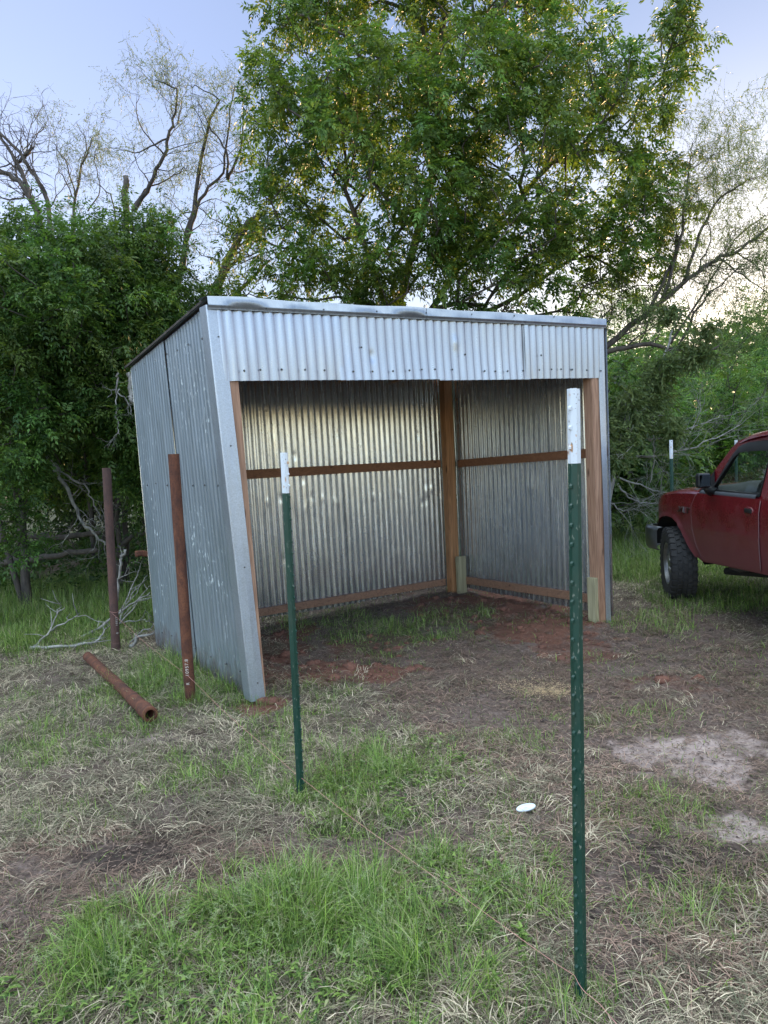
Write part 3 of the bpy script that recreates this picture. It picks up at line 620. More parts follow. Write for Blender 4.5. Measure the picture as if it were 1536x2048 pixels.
for (px, pt, Y, wf, lb) in ((1342, 880, 8.9, .86, 'distant green T-post with white tip at the brush edge, between shed and truck'), (1472, 880, 10.4, .86, 'distant T-post whose white tip shows just left of the truck roof')):
    t_ = atY(px, pt, Y); b_ = t_.copy(); b_[2] = gzs(b_[0], b_[1]); tpost(b_, t_, wf, lb, radians(-110), 1.3, GP)
t_ = atY(1442, 932, 14.5); b_ = t_.copy(); b_[2] = gzs(b_[0], b_[1]); tpost(b_, t_, .86, 'farthest T-post, white tip just above the truck mirror', radians(-110), 1.3, GP)

# ------------------------------------------------------------------ rusty pipes
def stencil(txt, base, ax, face, r, z0, size, parent):
    cu = bpy.data.curves.new('stencil', 'FONT'); cu.body = txt; cu.size = size; cu.space_character = 1.15
    tmp = bpy.data.objects.new('tmp', cu); me = bpy.data.meshes.new_from_object(tmp); bpy.data.objects.remove(tmp)
    ax = np.array(ax); f = np.array(face) - ax * (np.array(face) @ ax); f /= np.linalg.norm(f); s = np.cross(ax, f)
    bm = bmesh.new(); bm.from_mesh(me); bmesh.ops.triangulate(bm, faces=bm.faces); bmesh.ops.subdivide_edges(bm, edges=[e for e in bm.edges if e.calc_length() > .01], cuts=1)
    for v in bm.verts:   # text x runs up the pipe, text y wraps round it to the left
        a = (v.co.y - size * .35) / r; rad = r + .0008
        p = np.array(base) + ax * (z0 + v.co.x) + f * (rad * cos(a)) - s * (rad * sin(a)); v.co = Vector(p)
    bm.to_mesh(me); bm.free(); return link('stencil_marking', me, M['ink'], parent)
def pipe(A, B, r, label, m, wall=.006, bands=(), n=36):
    A = np.array(A); B = np.array(B); t = thing('rusty_pipe', label, 'pipe', tuple(A), 0, 'rusty steel pipes beside the shed')
    L = np.linalg.norm(B - A); q = Vector(B - A).to_track_quat('Z', 'Y').to_matrix().to_4x4(); q.translation = Vector(A)
    mb = MB(); prof = [(r, 0)] + [(r * (1 + .004 * sin(k * 3)), L * k / 14) for k in range(1, 14)] + [(r, L), (r - wall, L), (r - wall, 0)]
    mb.lathe(prof, n, q, closed=True); mb.build('pipe_barrel', m, t, smooth=False)
    for z, w_, g in bands:
        mb = MB(); mb.lathe([(r + .0004, z), (r + g, z + .004), (r + g, z + w_ - .004), (r + .0004, z + w_)], n, q); mb.build('coupling', m, t)
    return t
def standing(bx, by, tx, ty, r, label, m, bands):
    b = gnd(bx, by); tpp = atY(tx, ty, b[1]); tpp[2] -= 0; b[2] = -.04; return pipe(b, tpp, r, label, m, bands=bands), b, tpp
p1, b1, t1 = standing(381, 1400, 347, 908, .0365, 'thick reddish rusty pipe standing upright against the shed side wall', M['rust'], ())
p2, b2, t2 = standing(232, 1303, 213, 936, .0365, 'darker brown rusty pipe standing upright left of the shed, string tied to it', M['rust_dk'], ((.0, .12, .0035),))
def dirn(a, b): d = np.array(b) - np.array(a); return d / np.linalg.norm(d)
FC = np.array([-.02, -1.6, 0])
stencil('R', b1, dirn(b1, t1), FC, .0365, .155, .030, p1)
stencil('10957.8', b1, dirn(b1, t1), FC, .0365, .215, .032, p1)
stencil('10957', b2, dirn(b2, t2), (1.05, -.9, 0), .0365, .27, .028, p2)
stencil('8', b2, dirn(b2, t2), (1.05, -.9, 0), .0365, .20, .030, p2)
a = gnd(176, 1322); b = gnd(302, 1447); a[2] = .040; b[2] = .056
p3 = pipe(a, b, .038, 'rusty pipe lying in the grass with its open end towards the viewer', M['rust'], wall=.007, bands=((np.linalg.norm(b - a) - .46, .46, .005), (np.linalg.norm(b - a) - .16, .16, .010)))

# twine staked from the dark pipe past the posts
tw = MB(); pts = []
ctl = [atY(222, 1225, b2[1] - .045), np.array([*gnd(381, 1392)[:2], .06]) + np.array([.02, -.05, 0]), np.array([*gnd(606, 1580)[:2], .07]) + np.array([0, -.03, 0]), np.array([*gnd(1150, 2000)[:2], .075]), np.array([*gnd(1240, 2085)[:2], .04])]
ctl[1] = atY(375, 1352, b1[1] - .05)
for k in range(len(ctl) - 1):
    for i in range(24):
        t = i / 24; p = ctl[k] * (1 - t) + ctl[k + 1] * t; p = p + np.array([.004 * sin(t * 9 + k), 0, -.012 * sin(pi * t)]); p[2] = max(p[2], gzs(p[0], p[1]) + .06); pts.append(p)
pts.append(ctl[-1]); tw.tube(pts, .0009, 5)
ringp = [np.array([b2[0], b2[1], 0]) + dirn(b2, t2) * (ctl[0][2]) + .0385 * np.array([cos(a_), sin(a_), .15 * sin(a_ * 2)]) for a_ in np.linspace(0, 2 * pi, 22)]
tw.tube(ringp, .0013, 5); tag(tw.build('string', M['string'], smooth=True), 'thin pink string line stretched low from the dark pipe past both T-posts', 'string')

# white oval plastic ring lying in the grass
c = gnd(1052, 1622); mb = MB(); zc = gzs(c[0], c[1]) + .03; Mx = Matrix.Translation((c[0], c[1], zc)) @ Matrix.Rotation(radians(22), 4, 'Z') @ Matrix.Rotation(radians(14), 4, 'X') @ Matrix.Diagonal((1.0, .42, 1, 1))
mb.lathe([(.046, 0), (.049, .004), (.046, .008), (.036, .008), (.033, .004), (.030, .003), (.0001, .003), (.0001, .0)], 40, Mx); tag(mb.build('plastic_lid', M['lid'], smooth=True), 'white oval plastic lid lying in the grass left of the near T-post', 'lid')

# ------------------------------------------------------------------ pickup truck
def carpaint():
    m, t, b = mat('dusty_maroon_paint'); v = coords(t, 'Object')
    sp = N(t, 'ShaderNodeSeparateXYZ'); t.links.new(v, sp.inputs[0])
    n = noise(t, v, 6, 5, .6); st = noise(t, coords(t, 'Object', (1, 14, 40), (radians(35), 0, 0)), 7, 5, .75); fine = noise(t, v, 90, 3)
    a = N(t, 'ShaderNodeMath', operation='MULTIPLY_ADD'); t.links.new(sp.outputs[2], a.inputs[0]); a.inputs[1].default_value = -1.1; a.inputs[2].default_value = .92
    a2 = N(t, 'ShaderNodeMath', operation='MULTIPLY_ADD'); t.links.new(st, a2.inputs[0]); a2.inputs[1].default_value = 1.0; t.links.new(a.outputs[0], a2.inputs[2])
    a3 = N(t, 'ShaderNodeMath', operation='MULTIPLY_ADD'); t.links.new(n, a3.inputs[0]); a3.inputs[1].default_value = .7; t.links.new(a2.outputs[0], a3.inputs[2])
    dust = ramp(t, a3.outputs[0], [(.70, .02), (1.0, .38)])
    red = mix(t, n, (.095, .004, .008), (.15, .007, .012))
    t.links.new(mix(t, dust, red, (.105, .052, .055)), b.inputs['Base Color'])
    t.links.new(ramp(t, dust, [(0, .22), (.5, .6)]), b.inputs['Roughness']); b.inputs['Coat Weight'].default_value = .35; b.inputs['Coat Roughness'].default_value = .12
    return m
M['paint'] = carpaint()
M['seam'] = plain('dusty_seam', (.16, .09, .095), .8); M['black'] = plain('black_plastic', (.008, .008, .009), .5, 0, .2); M['grey_trim'] = plain('grey_trim', (.07, .075, .085), .5); M['dark'] = plain('underbody_black', (.012, .012, .012), .8)
M['chrome'] = plain('worn_chrome', (.24, .25, .26), .35, 1.0, .1, 6); M['tyre'] = plain('tyre_rubber', (.022, .021, .021), .75, 0, .4, 8, .4); M['rim'] = plain('alloy_rim', (.26, .26, .26), .4, .9, .2)
M['seat'] = plain('dark_seat_cloth', (.02, .02, .024), .9); M['dash'] = plain('grey_dash', (.055, .053, .052), .7); M['lens'] = plain('headlight_lens', (.6, .62, .64), .12, .3); M['red_lens'] = plain('tail_lens', (.3, .01, .01), .2)
m_, t_n, b_ = mat('window_glass'); tr = N(t_n, 'ShaderNodeBsdfTransparent'); tr.inputs[0].default_value = (.80, .88, .85, 1); gl = N(t_n, 'ShaderNodeBsdfGlossy', Roughness=.03); gl.inputs[0].default_value = (.8, .8, .8, 1)
mx = N(t_n, 'ShaderNodeMixShader'); mx.inputs[0].default_value = .10; t_n.links.new(tr.outputs[0], mx.inputs[1]); t_n.links.new(gl.outputs[0], mx.inputs[2]); t_n.links.new(mx.outputs[0], t_n.nodes['Material Output'].inputs[0]); M['glass'] = m_
m_, t_n, b_ = mat('mirror_glass'); b_.inputs['Metallic'].default_value = 1; b_.inputs['Base Color'].default_value = (.10, .11, .13, 1); b_.inputs['Roughness'].default_value = .05; M['mirror'] = m_

TX = 3.75; HW = .87   # centre line x, half width
def truck():
    T = thing('pickup_truck', 'dusty maroon pickup truck with muddy off-road tyre, parked at the right', 'truck', (TX, 7.4, 0))
    arch = [(7.86, .66), (7.80, .72), (7.70, .785), (7.58, .82), (7.45, .835), (7.33, .825), (7.22, .79), (7.12, .72), (7.03, .64), (6.94, .563), (6.84, .50), (6.74, .47)]
    arch2 = [(4.72, .60), (4.62, .72), (4.50, .82), (4.36, .875), (4.20, .89), (4.04, .875), (3.90, .82), (3.78, .72), (3.68, .62)]
    def zb(Y):
        if Y >= 7.86: return .66
        if Y > 6.74: return float(np.interp(-Y, [-a for a, _ in arch], [b for _, b in arch]))
        if 3.68 < Y < 4.72: return float(np.interp(-Y, [-a for a, _ in arch2], [b for _, b in arch2]))
        return .47 + (6.74 - Y) * .055 if Y >= 4.72 else .66
    rake = lambda Y: (7.4 - Y) * .042
    crease = lambda Y: .975 + (7.93 - Y) * .040
    belt = lambda Y: 1.10 + (6.7 - Y) * .012
    def hw(Y, z):
        w = HW + .003; r = rake(Y)
        zz = z - r
        w -= max(0, (.72 - zz)) ** 2 * .35; w += .012 * math.exp(-((zz - .70) / .04) ** 2) * 0
        w -= max(0, zz - .93) * .16
        w += .007 * max(0, 1 - abs(zz - .745) / .02)
        if Y > 7.5: w -= ((Y - 7.5) / .48) ** 2.5 * .10
        # flared lip round the wheel arches
        if 6.8 < Y < 7.95: w += .018 * math.exp(-((z - zb(Y)) / .035) ** 2) * (z > .5)
        return w
    def P(x, Y, z): return (TX + x, Y, z)
    def side_patch(sgn, Ys, z0f, z1f, off=0.0, nz=14):
        G = []
        for Y in Ys:
            a, b = z0f(Y), z1f(Y); G.append([P(sgn * (hw(Y, a + (b - a) * k / nz) + off), Y, a + (b - a) * k / nz) for k in range(nz + 1)])
        return G
    Ys = list(np.arange(7.96, 6.70, -.02))
    def shoulder(Y):  # top outer edge of the fender
        return float(np.interp(-Y, [-7.98, -7.90, -7.76, -7.55, -7.31, -6.96, -6.6], [.90, .965, 1.03, 1.072, 1.10, 1.115, 1.115]))
    body = MB()
    for sg in (-1, 1):
        body.grid(side_patch(sg, Ys, zb, lambda Y: shoulder(Y) - .03))
    # fender top and hood, across
    G = []
    for Y in Ys:
        s = shoulder(Y); w = hw(Y, s - .03); row = []
        for (fx, dz) in ((-1, -.03), (-.985, -.012), (-.955, .0), (-.90, .008), (-.80, .022), (-.6, .038), (-.3, .046), (0, .05), (.3, .046), (.6, .038), (.80, .022), (.90, .008), (.955, 0), (.985, -.012), (1, -.03)):
            row.append(P(fx * w, Y, s + dz))
        G.append(row)
    body.grid(G)
    # nose panel
    s = shoulder(7.96); w = hw(7.96, s - .03); body.add([P(-w, 7.965, .62), P(w, 7.965, .62), P(w, 7.965, s - .03), P(.5 * w, 7.965, s + .04), P(-.5 * w, 7.965, s + .04), P(-w, 7.965, s - .03)], [(0, 1, 2, 3, 4, 5)])
    # cab and bed sides
    for sg in (-1, 1):
        Yc = list(np.arange(6.72, 4.72, -.04)) + [4.72]; body.grid(side_patch(sg, Yc, zb, belt))
        Yb = list(np.arange(4.66, 3.02, -.04)) + [3.02]; body.grid(side_patch(sg, Yb, zb, lambda Y: belt(Y) - .02))
        # rocker return
        body.grid([[P(sg * hw(Y, zb(Y)), Y, zb(Y)), P(sg * (hw(Y, zb(Y)) - .09), Y, zb(Y) + .01), P(sg * .5, Y, zb(Y) + .05)] for Y in Yc])
    body.add([P(-HW, 3.02, .62), P(HW, 3.02, .62), P(HW - .02, 3.02, 1.10), P(-HW + .02, 3.02, 1.10)], [(0, 1, 2, 3)])
    # roof skin
    G = []
    for (Y, z, wd) in ((6.40, 1.545, .66), (6.30, 1.585, .67), (6.15, 1.615, .675), (5.9, 1.64, .68), (5.5, 1.65, .68), (5.1, 1.645, .675), (4.85, 1.62, .66), (4.80, 1.58, .65)):
        G.append([P(wd * f, Y + .10 * (1 - f * f) * (Y > 6.1), z + dz) for f, dz in ((-1.06, -.045), (-1.03, -.018), (-.97, 0), (-.85, .016), (-.5, .03), (0, .036), (.5, .03), (.85, .016), (.97, 0), (1.03, -.018), (1.06, -.045))])
    body.grid(G)
    # back of the cab
    body.add([P(-.84, 4.74, 1.1), P(.84, 4.74, 1.1), P(.84, 4.74, .6), P(-.84, 4.74, .6)], [(0, 1, 2, 3)])
    bo = body.build('body', M['paint'], T, smooth=True)
    md = bo.modifiers.new('edge', 'EDGE_SPLIT'); md.split_angle = radians(40)
    # door frames / pillars: outline minus opening
    xw = lambda z: float(np.interp(z, [1.08, 1.6], [.84, .69]))
    def frame(sg, outer, inner, nm, m, off=0):
        mb = MB(); n = len(outer); vs = [P(sg * (xw(z) + off), Y, z) for Y, z in outer] + [P(sg * (xw(z) + off), Y, z) for Y, z in inner] + [P(sg * (xw(z) + off - .035), Y, z) for Y, z in outer] + [P(sg * (xw(z) + off - .035), Y, z) for Y, z in inner]
        fs = []
        for i in range(n):
            j = (i + 1) % n; fs += [(i, j, n + j, n + i), (n + i, n + j, 3 * n + j, 3 * n + i), (2 * n + j, 2 * n + i, 3 * n + i, 3 * n + j)]
        mb.add(vs, fs); return mb.build(nm, m, T)
    outer = [(6.86, 1.095), (6.62, 1.31), (6.42, 1.50), (6.33, 1.56), (6.15, 1.595), (5.9, 1.61), (5.64, 1.612), (5.64, 1.10), (6.0, 1.095), (6.4, 1.095)]
    inner = [(6.58, 1.12), (6.47, 1.29), (6.36, 1.44), (6.28, 1.505), (6.13, 1.535), (5.9, 1.548), (5.74, 1.55), (5.72, 1.12), (6.0, 1.115), (6.4, 1.115)]
    o2 = [(5.64, 1.10), (5.64, 1.612), (5.4, 1.612), (5.1, 1.60), (4.86, 1.57), (4.76, 1.10)]; i2 = [(5.56, 1.16), (5.54, 1.53), (5.38, 1.54), (5.15, 1.53), (4.98, 1.50), (4.94, 1.16)]
    for sg in (-1, 1):
        frame(sg, outer, inner, 'window_frame', M['paint']); frame(sg, o2, i2, 'window_frame', M['paint'])
        # black weather seal inside the opening + vent visor
        seal_i = [(Y - .03 * (k < 4) - (.0 if k < 4 else 0) + (.02 if 5 < k < 8 else 0), z - (.018 if 2 < k < 7 else 0) + (.03 if (k == 0 or k > 6) else 0)) for k, (Y, z) in enumerate(inner)]
        frame(sg, [(Y + .008, z) for Y, z in inner], seal_i, 'window_seal', M['black'], .004)
        mb = MB(); L = [(6.56, 1.14), (6.45, 1.305), (6.345, 1.452), (6.27, 1.517), (6.13, 1.547), (5.9, 1.56), (5.72, 1.56)]; I = [(6.535, 1.13), (6.40, 1.29), (6.29, 1.42), (6.22, 1.46), (6.1, 1.473), (5.9, 1.478), (5.74, 1.478)]
        mb.grid([[P(sg * (xw(z) + .010), Y, z) for Y, z in L], [P(sg * (xw((z + z2) / 2) + .026), (Y + Y2) / 2, (z + z2) / 2) for (Y, z), (Y2, z2) in zip(L, I)], [P(sg * (xw(z) + .022), Y, z) for Y, z in I]])
        mb.build('window_visor', M['black'], T, smooth=True)
        mb = MB(); mb.add([P(sg * (xw(z) - .02), Y, z) for Y, z in inner], [tuple(range(len(inner)))]); mb.build('side_window', M['glass'], T)
        mb = MB(); mb.add([P(sg * (xw(z) - .015), Y, z) for Y, z in i2], [tuple(range(len(i2)))]); mb.build('side_window', M['glass'], T)
    # door skins, proud of the body by a few mm, curved leading edge
    for sg in (-1, 1):
        zs = np.linspace(0, 1, 22); G = []
        ed = lambda z: float(np.interp(z, [.47, .52, .62, .75, .88, .98, 1.06, 1.11], [6.66, 6.72, 6.80, 6.86, 6.885, 6.885, 6.84, 6.78]))
        er = lambda z: float(np.interp(z, [.47, .55, .65, 1.12], [5.72, 5.665, 5.65, 5.65]))
        for f in np.linspace(0, 1, 30):
            row = []
            for k in zs:
                Yg = 6.7 - 1.0 * f; z = .485 + (6.74 - Yg) * .055 + k * (belt(Yg) - .485 - (6.74 - Yg) * .055 - .002); Y = ed(z) + (er(z) - ed(z)) * f
                row.append(P(sg * (hw(Y, z) + .007), Y, z))
            G.append(row)
        mb = MB(); mb.grid(G); d_ = mb.build('door', M['paint'], T, smooth=True); md = d_.modifiers.new('s', 'SOLIDIFY'); md.thickness = .006; md.offset = 0
        md2 = d_.modifiers.new('b', 'EDGE_SPLIT'); md2.split_angle = radians(40)
        mb = MB(); mb.box(P(sg * (HW + .012), 5.80, 1.012), (.022, .115, .036)); mb.build('handle', M['black'], d_, bevel=.006)
        mb = MB(); mb.lathe([(0.0001, 0), (.07, .0), (.075, .006), (.065, .012), (.0001, .004)], 24, Matrix.Translation(P(sg * (HW + .004), 5.80, 1.005)) @ Matrix.Rotation(radians(90) * sg, 4, 'Y') @ Matrix.Diagonal((.55, 1, 1, 1))); mb.build('handle_recess', M['paint'], d_, smooth=True)
        mb = MB(); mb.tube([P(sg * (hw(ed(z), z) + .008), ed(z) + .004, z) for z in np.linspace(.50, belt(6.7) - .01, 24)], .0035, 5); mb.build('door_seam', M['seam'], d_, smooth=True); mb = MB(); mb.tube([P(sg * (hw(5.65, z) + .008), er(z) - .004, z) for z in np.linspace(.55, 1.1, 12)], .0035, 5); mb.build('door_seam', M['seam'], d_, smooth=True)
        # belt weather strip
        mb = MB(); mb.grid([[P(sg * (xw(1.08) + o), Y, z + belt(Y) - 1.1) for Y in np.linspace(6.74, 5.74, 8)] for o, z in ((.012, 1.085), (.018, 1.10), (.014, 1.122), (.0, 1.128))]); mb.build('belt_strip', M['grey_trim'], T, smooth=True)
        # mirror
        mb = MB(); cx = -.985 * (-sg); mb.box(P(cx, 6.38, 1.235), (.118, .07, .13)); mr_ = mb.build('side_mirror', M['black'], T, bevel=.022)
        mb = MB(); mb.box(P(cx, 6.3425, 1.235), (.092, .004, .104)); mb.build('mirror_glass', M['mirror'], mr_, bevel=.0018)
        mb = MB(); mb.tube([P(sg * .845, 6.52, 1.13), P(sg * .90, 6.46, 1.135), P(sg * .95, 6.41, 1.165)], [.045, .036, .022], 10); mb.build('mirror_arm', M['black'], mr_, smooth=True)
        mb = MB(); mb.add([P(sg * (xw(z) + .012), Y, z) for Y, z in ((6.80, 1.105), (6.50, 1.105), (6.50, 1.16), (6.60, 1.30))] + [P(sg * (xw(z) - .01), Y, z) for Y, z in ((6.80, 1.105), (6.50, 1.105), (6.50, 1.16), (6.60, 1.30))], [(0, 1, 2, 3), (7, 6, 5, 4), (0, 3, 7, 4), (1, 2, 6, 5)]); mb.build('mirror_sail', M['black'], T)
    # badge on the near fender
    cu = bpy.data.curves.new('b', 'FONT'); cu.body = 'XLT'; cu.size = .085; cu.space_character = 1.1; cu.shear = .3; cu.extrude = .003
    tmp = bpy.data.objects.new('tmp', cu); me = bpy.data.meshes.new_from_object(tmp); bpy.data.objects.remove(tmp)
    me.transform(Matrix.Translation(P(-(HW + .010), 7.22, .895)) @ Matrix.Rotation(radians(-90), 4, 'Z') @ Matrix.Rotation(radians(90), 4, 'X') @ Matrix.Diagonal((1.7, 1, 1, 1))); link('fender_badge', me, M['chrome'], T)
    # windshield, cowl, rear window
    mb = MB(); mb.grid([[P(f * .80, 6.88 + .12 * (1 - f * f), 1.105) for f in np.linspace(-1, 1, 9)], [P(f * .68, 6.40 + .10 * (1 - f * f), 1.555) for f in np.linspace(-1, 1, 9)]]); mb.build('windshield', M['glass'], T, smooth=True)
    mb = MB(); mb.grid([[P(f * .82, 6.74, 1.10) for f in np.linspace(-1, 1, 9)], [P(f * .80, 7.02 + .05 * (1 - f * f), 1.125 + .03 * (1 - f * f)) for f in np.linspace(-1, 1, 9)]]); mb.build('cowl', M['black'], T)
    mb = MB(); mb.add([P(-.62, 4.76, 1.16), P(.62, 4.76, 1.16), P(.58, 4.80, 1.52), P(-.58, 4.80, 1.52)], [(0, 1, 2, 3)]); mb.build('rear_window', M['glass'], T)
    mb = MB()
    for sg in (-1, 1): mb.add([P(sg * .86, 4.745, 1.1), P(sg * .62, 4.745, 1.1), P(sg * .58, 4.79, 1.6), P(sg * .70, 4.79, 1.6)], [(0, 1, 2, 3)])
    mb.add([P(-.84, 4.742, 1.1), P(.84, 4.742, 1.1), P(.62, 4.75, 1.17), P(-.62, 4.75, 1.17)], [(0, 1, 2, 3)]); mb.build('cab_back_frame', M['paint'], T)
    # interior
    mb = MB(); G = []
    for (dy, z) in ((6.86, 1.10), (6.72, 1.165), (6.55, 1.16), (6.46, 1.10), (6.42, .95), (6.5, .75)): G.append([P(f * .78, dy + .03 * (1 - f * f), z + .03 * (math.exp(-((f + .45) / .2) ** 2))) for f in np.linspace(-1, 1, 17)])
    mb.grid(G); mb.build('dashboard', M['dash'], T, smooth=True)
    mb = MB(); mb.box(P(-.42, 6.43, 1.07), (.36, .02, .10)); mb.build('instrument_panel', M['black'], T, bevel=.01)
    for sx_ in (-.42, .42):
        mb = MB(); mb.box(P(sx_, 5.75, .74), (.5, .5, .16)); mb.box(P(sx_, 5.47, 1.0), (.48, .16, .58), Matrix.Rotation(radians(-12), 3, 'X')); mb.box(P(sx_, 5.40, 1.38), (.26, .10, .18)); mb.build('seat', M['seat'], T, bevel=.04)
    mb = MB(); Mx = Matrix.Translation(P(-.40, 6.22, 1.07)) @ Matrix.Rotation(radians(65), 4, 'X'); mb.lathe([(.19 + .014 * cos(a), .014 * sin(a)) for a in np.linspace(0, 2 * pi, 9)[:-1]], 28, Mx, closed=True)
    mb.tube([Mx @ Vector((-.18, 0, 0)), Mx @ Vector((0, 0, -.03)), Mx @ Vector((.18, 0, 0))], .018, 6); mb.tube([Mx @ Vector((0, 0, -.03)), Mx @ Vector((0, 0, -.28))], .03, 8); mb.build('steering_wheel', M['black'], T, smooth=True)
    mb = MB(); mb.box(P(0, 5.75, .60), (1.56, 1.98, .05)); mb.box(P(0, 6.76, .82), (1.56, .04, .5)); mb.box(P(0, 4.78, .85), (1.56, .03, .5)); mb.box(P(-.79, 5.8, .8), (.03, 1.9, .55)); mb.box(P(.79, 5.8, .8), (.03, 1.9, .55)); mb.build('cab_floor', M['dark'], T)
    # underbody: rails, sump, inner arches, exhaust
    mb = MB()
    for sg in (-1, 1): mb.box(P(sg * .42, 5.5, .50), (.08, 4.7, .13)); mb.box(P(sg * .48, 7.4, .72), (.10, 1.05, .42))
    mb.box(P(0, 7.3, .62), (.75, .9, .45)); mb.box(P(0, 6.2, .47), (.28, 1.2, .2)); mb.tube([P(-.55, 7.38, .385), P(.55, 7.38, .385)], .055, 8); mb.tube([P(-.25, 6.7, .42), P(-.30, 5.6, .42)], .06, 10)
    mb.tube([P(-.60, 6.80, .36), P(-.35, 6.1, .42)], .035, 8); mb.tube([P(-.52, 7.38, .36), P(-.48, 7.34, .80)], .04, 8); mb.box(P(0, 3.9, .68), (1.6, 1.7, .06)); mb.box(P(0, 4.2, .385), (1.3, .12, .12)); mb.build('underbody', M['dark'], T)
    mb = MB(); mb.box(P(-.60, 6.55, .435), (.10, .20, .06)); mb.build('step_bracket', M['dash'], T, bevel=.01)
    # wheel well liners
    for sg in (-1, 1):
        for ar in (arch, arch2):
            mb = MB(); mb.grid([[P(sg * .85, Y, z + .004), P(sg * .50, Y, z + .01)] for Y, z in ar]); mb.build('wheel_well', M['dark'], T)
    # bumper
    mb = MB(); G = []
    for x, yo in ((-.90, 7.72), (-.93, 7.95), (-.89, 8.08), (-.5, 8.19), (0, 8.22), (.5, 8.19), (.89, 8.08), (.93, 7.95), (.905, 7.80)):
        G.append([P(x * .98, yo - .03, .45), P(x, yo, .475), P(x, yo + .006, .56), P(x, yo, .655), P(x * .985, yo - .02, .69), P(x * .95, yo - .09, .70)])
    mb.grid(G); o = mb.build('bumper', M['chrome'], T, smooth=True); md = o.modifiers.new('s', 'SOLIDIFY'); md.thickness = .004
    for sg in (-1, 1): mb = MB(); mb.box(P(sg * .78, 7.93, .585), (.16, .20, .16)); mb.build('bumper_bracket', M['dark'], T)
    mb = MB(); mb.box(P(0, 7.975, .84), (.95, .03, .2)); mb.build('grille', M['black'], T, bevel=.01)
    for sg in (-1, 1):
        mb = MB(); mb.box(P(sg * .63, 7.975, .86), (.26, .04, .17)); mb.build('headlight', M['lens'], T, bevel=.015)
        mb = MB(); mb.box(P(sg * .82, 3.015, .92), (.09, .02, .22)); mb.build('tail_light', M['red_lens'], T, bevel=.006)
    # wheels
    R = .374
    def wheel(x, Y, steer, sg):
        Mx = Matrix.Translation(P(x, Y, R - .016)) @ Matrix.Rotation(-steer, 4, 'Z') @ Matrix.Rotation(radians(90) * sg, 4, 'Y') @ Matrix.Diagonal((1, 1, .84, 1))   # +z of the lathe points outboard
        mb = MB(); prof = [(.20, .115), (.235, .135), (.30, .145), (.345, .140), (.356, .125), (.362, .06), (.363, 0), (.362, -.06), (.356, -.125), (.345, -.14), (.30, -.145), (.235, -.135), (.20, -.115), (.19, 0)]
        mb.lathe(prof, 64, Mx, closed=True)
        nb = 32
        for row, (hc, hwid, sk) in enumerate(((-.112, .026, .12), (-.058, .022, -.2), (-.004, .022, .2), (.052, .022, -.2), (.108, .028, .12))):
            for k in range(nb):
                a0 = 2 * pi * (k + .5 * (row % 2)) / nb; da = 2 * pi / nb * (.33 if row in (0, 4) else .36); c = []
                r0 = .350 if row in (0, 4) else .357; r1 = R - (.006 if row in (0, 4) else 0)
                for r in (r0, r1):
                    for (s1, s2) in ((-1, -1), (1, -1), (1, 1), (-1, 1)):
                        an = a0 + s1 * da * (1 if r == r0 else .9) + sk * s2 * da; h = hc + s2 * hwid * (1 if r == r0 else .9); c.append(Mx @ Vector((r * cos(an), r * sin(an), h)))
                mb.hexa(c)
        for k in range(nb):  # shoulder lugs
            for s_ in (-1, 1):
                a0 = 2 * pi * k / nb; c = []
                for (r, h) in ((.335, .140), (.352, .150)):
                    pass
                c = [Mx @ Vector((r * cos(a0 + q), r * sin(a0 + q), s_ * h)) for (r, h, q) in ((.32, .138, -.05), (.32, .138, .05), (.360, .128, .05), (.360, .128, -.05), (.325, .151, -.045), (.325, .151, .045), (.360, .141, .045), (.360, .141, -.045))]
                mb.hexa(c)
        W_ = thing_part('wheel', T, Mx.translation)
        wlink('tyre', mb.mesh('tyre'), M['tyre'], W_)
        mb = MB(); mb.lathe([(.205, .12), (.21, .128), (.20, .126), (.188, .10), (.182, .02), (.182, -.10), (.205, -.12)], 48, Mx); mb.lathe([(.19, .05), (.16, .065), (.10, .085), (.06, .09), (.055, .105), (.03, .11), (.0001, .11)], 48, Mx)
        for k in range(5):
            a0 = 2 * pi * k / 5; mb.hexa([Mx @ Vector((r * cos(a0 + q), r * sin(a0 + q), h)) for (r, h, q) in ((.05, .09, -.4), (.186, .06, -.14), (.186, .06, .14), (.05, .09, .4), (.05, .112, -.35), (.186, .085, -.12), (.186, .085, .12), (.05, .112, .35))])
        wlink('rim', mb.mesh('rim'), M['rim'], W_)
    def thing_part(nm, parent, loc):
        o = bpy.data.objects.new(nm, None); COL.objects.link(o); o.parent = parent; o.location = Vector(loc) - parent.location; o.empty_display_size = .1; return o
    def wlink(nm, me, m, parent):
        me.transform(Matrix.Translation(-(parent.location + parent.parent.location))); return link(nm, me, m, parent, False, False)
    wheel(-.815, 7.38, radians(12), -1); wheel(.80, 7.38, radians(17), 1); wheel(-.72, 4.2, 0, -1); wheel(.72, 4.2, 0, 1)
truck()

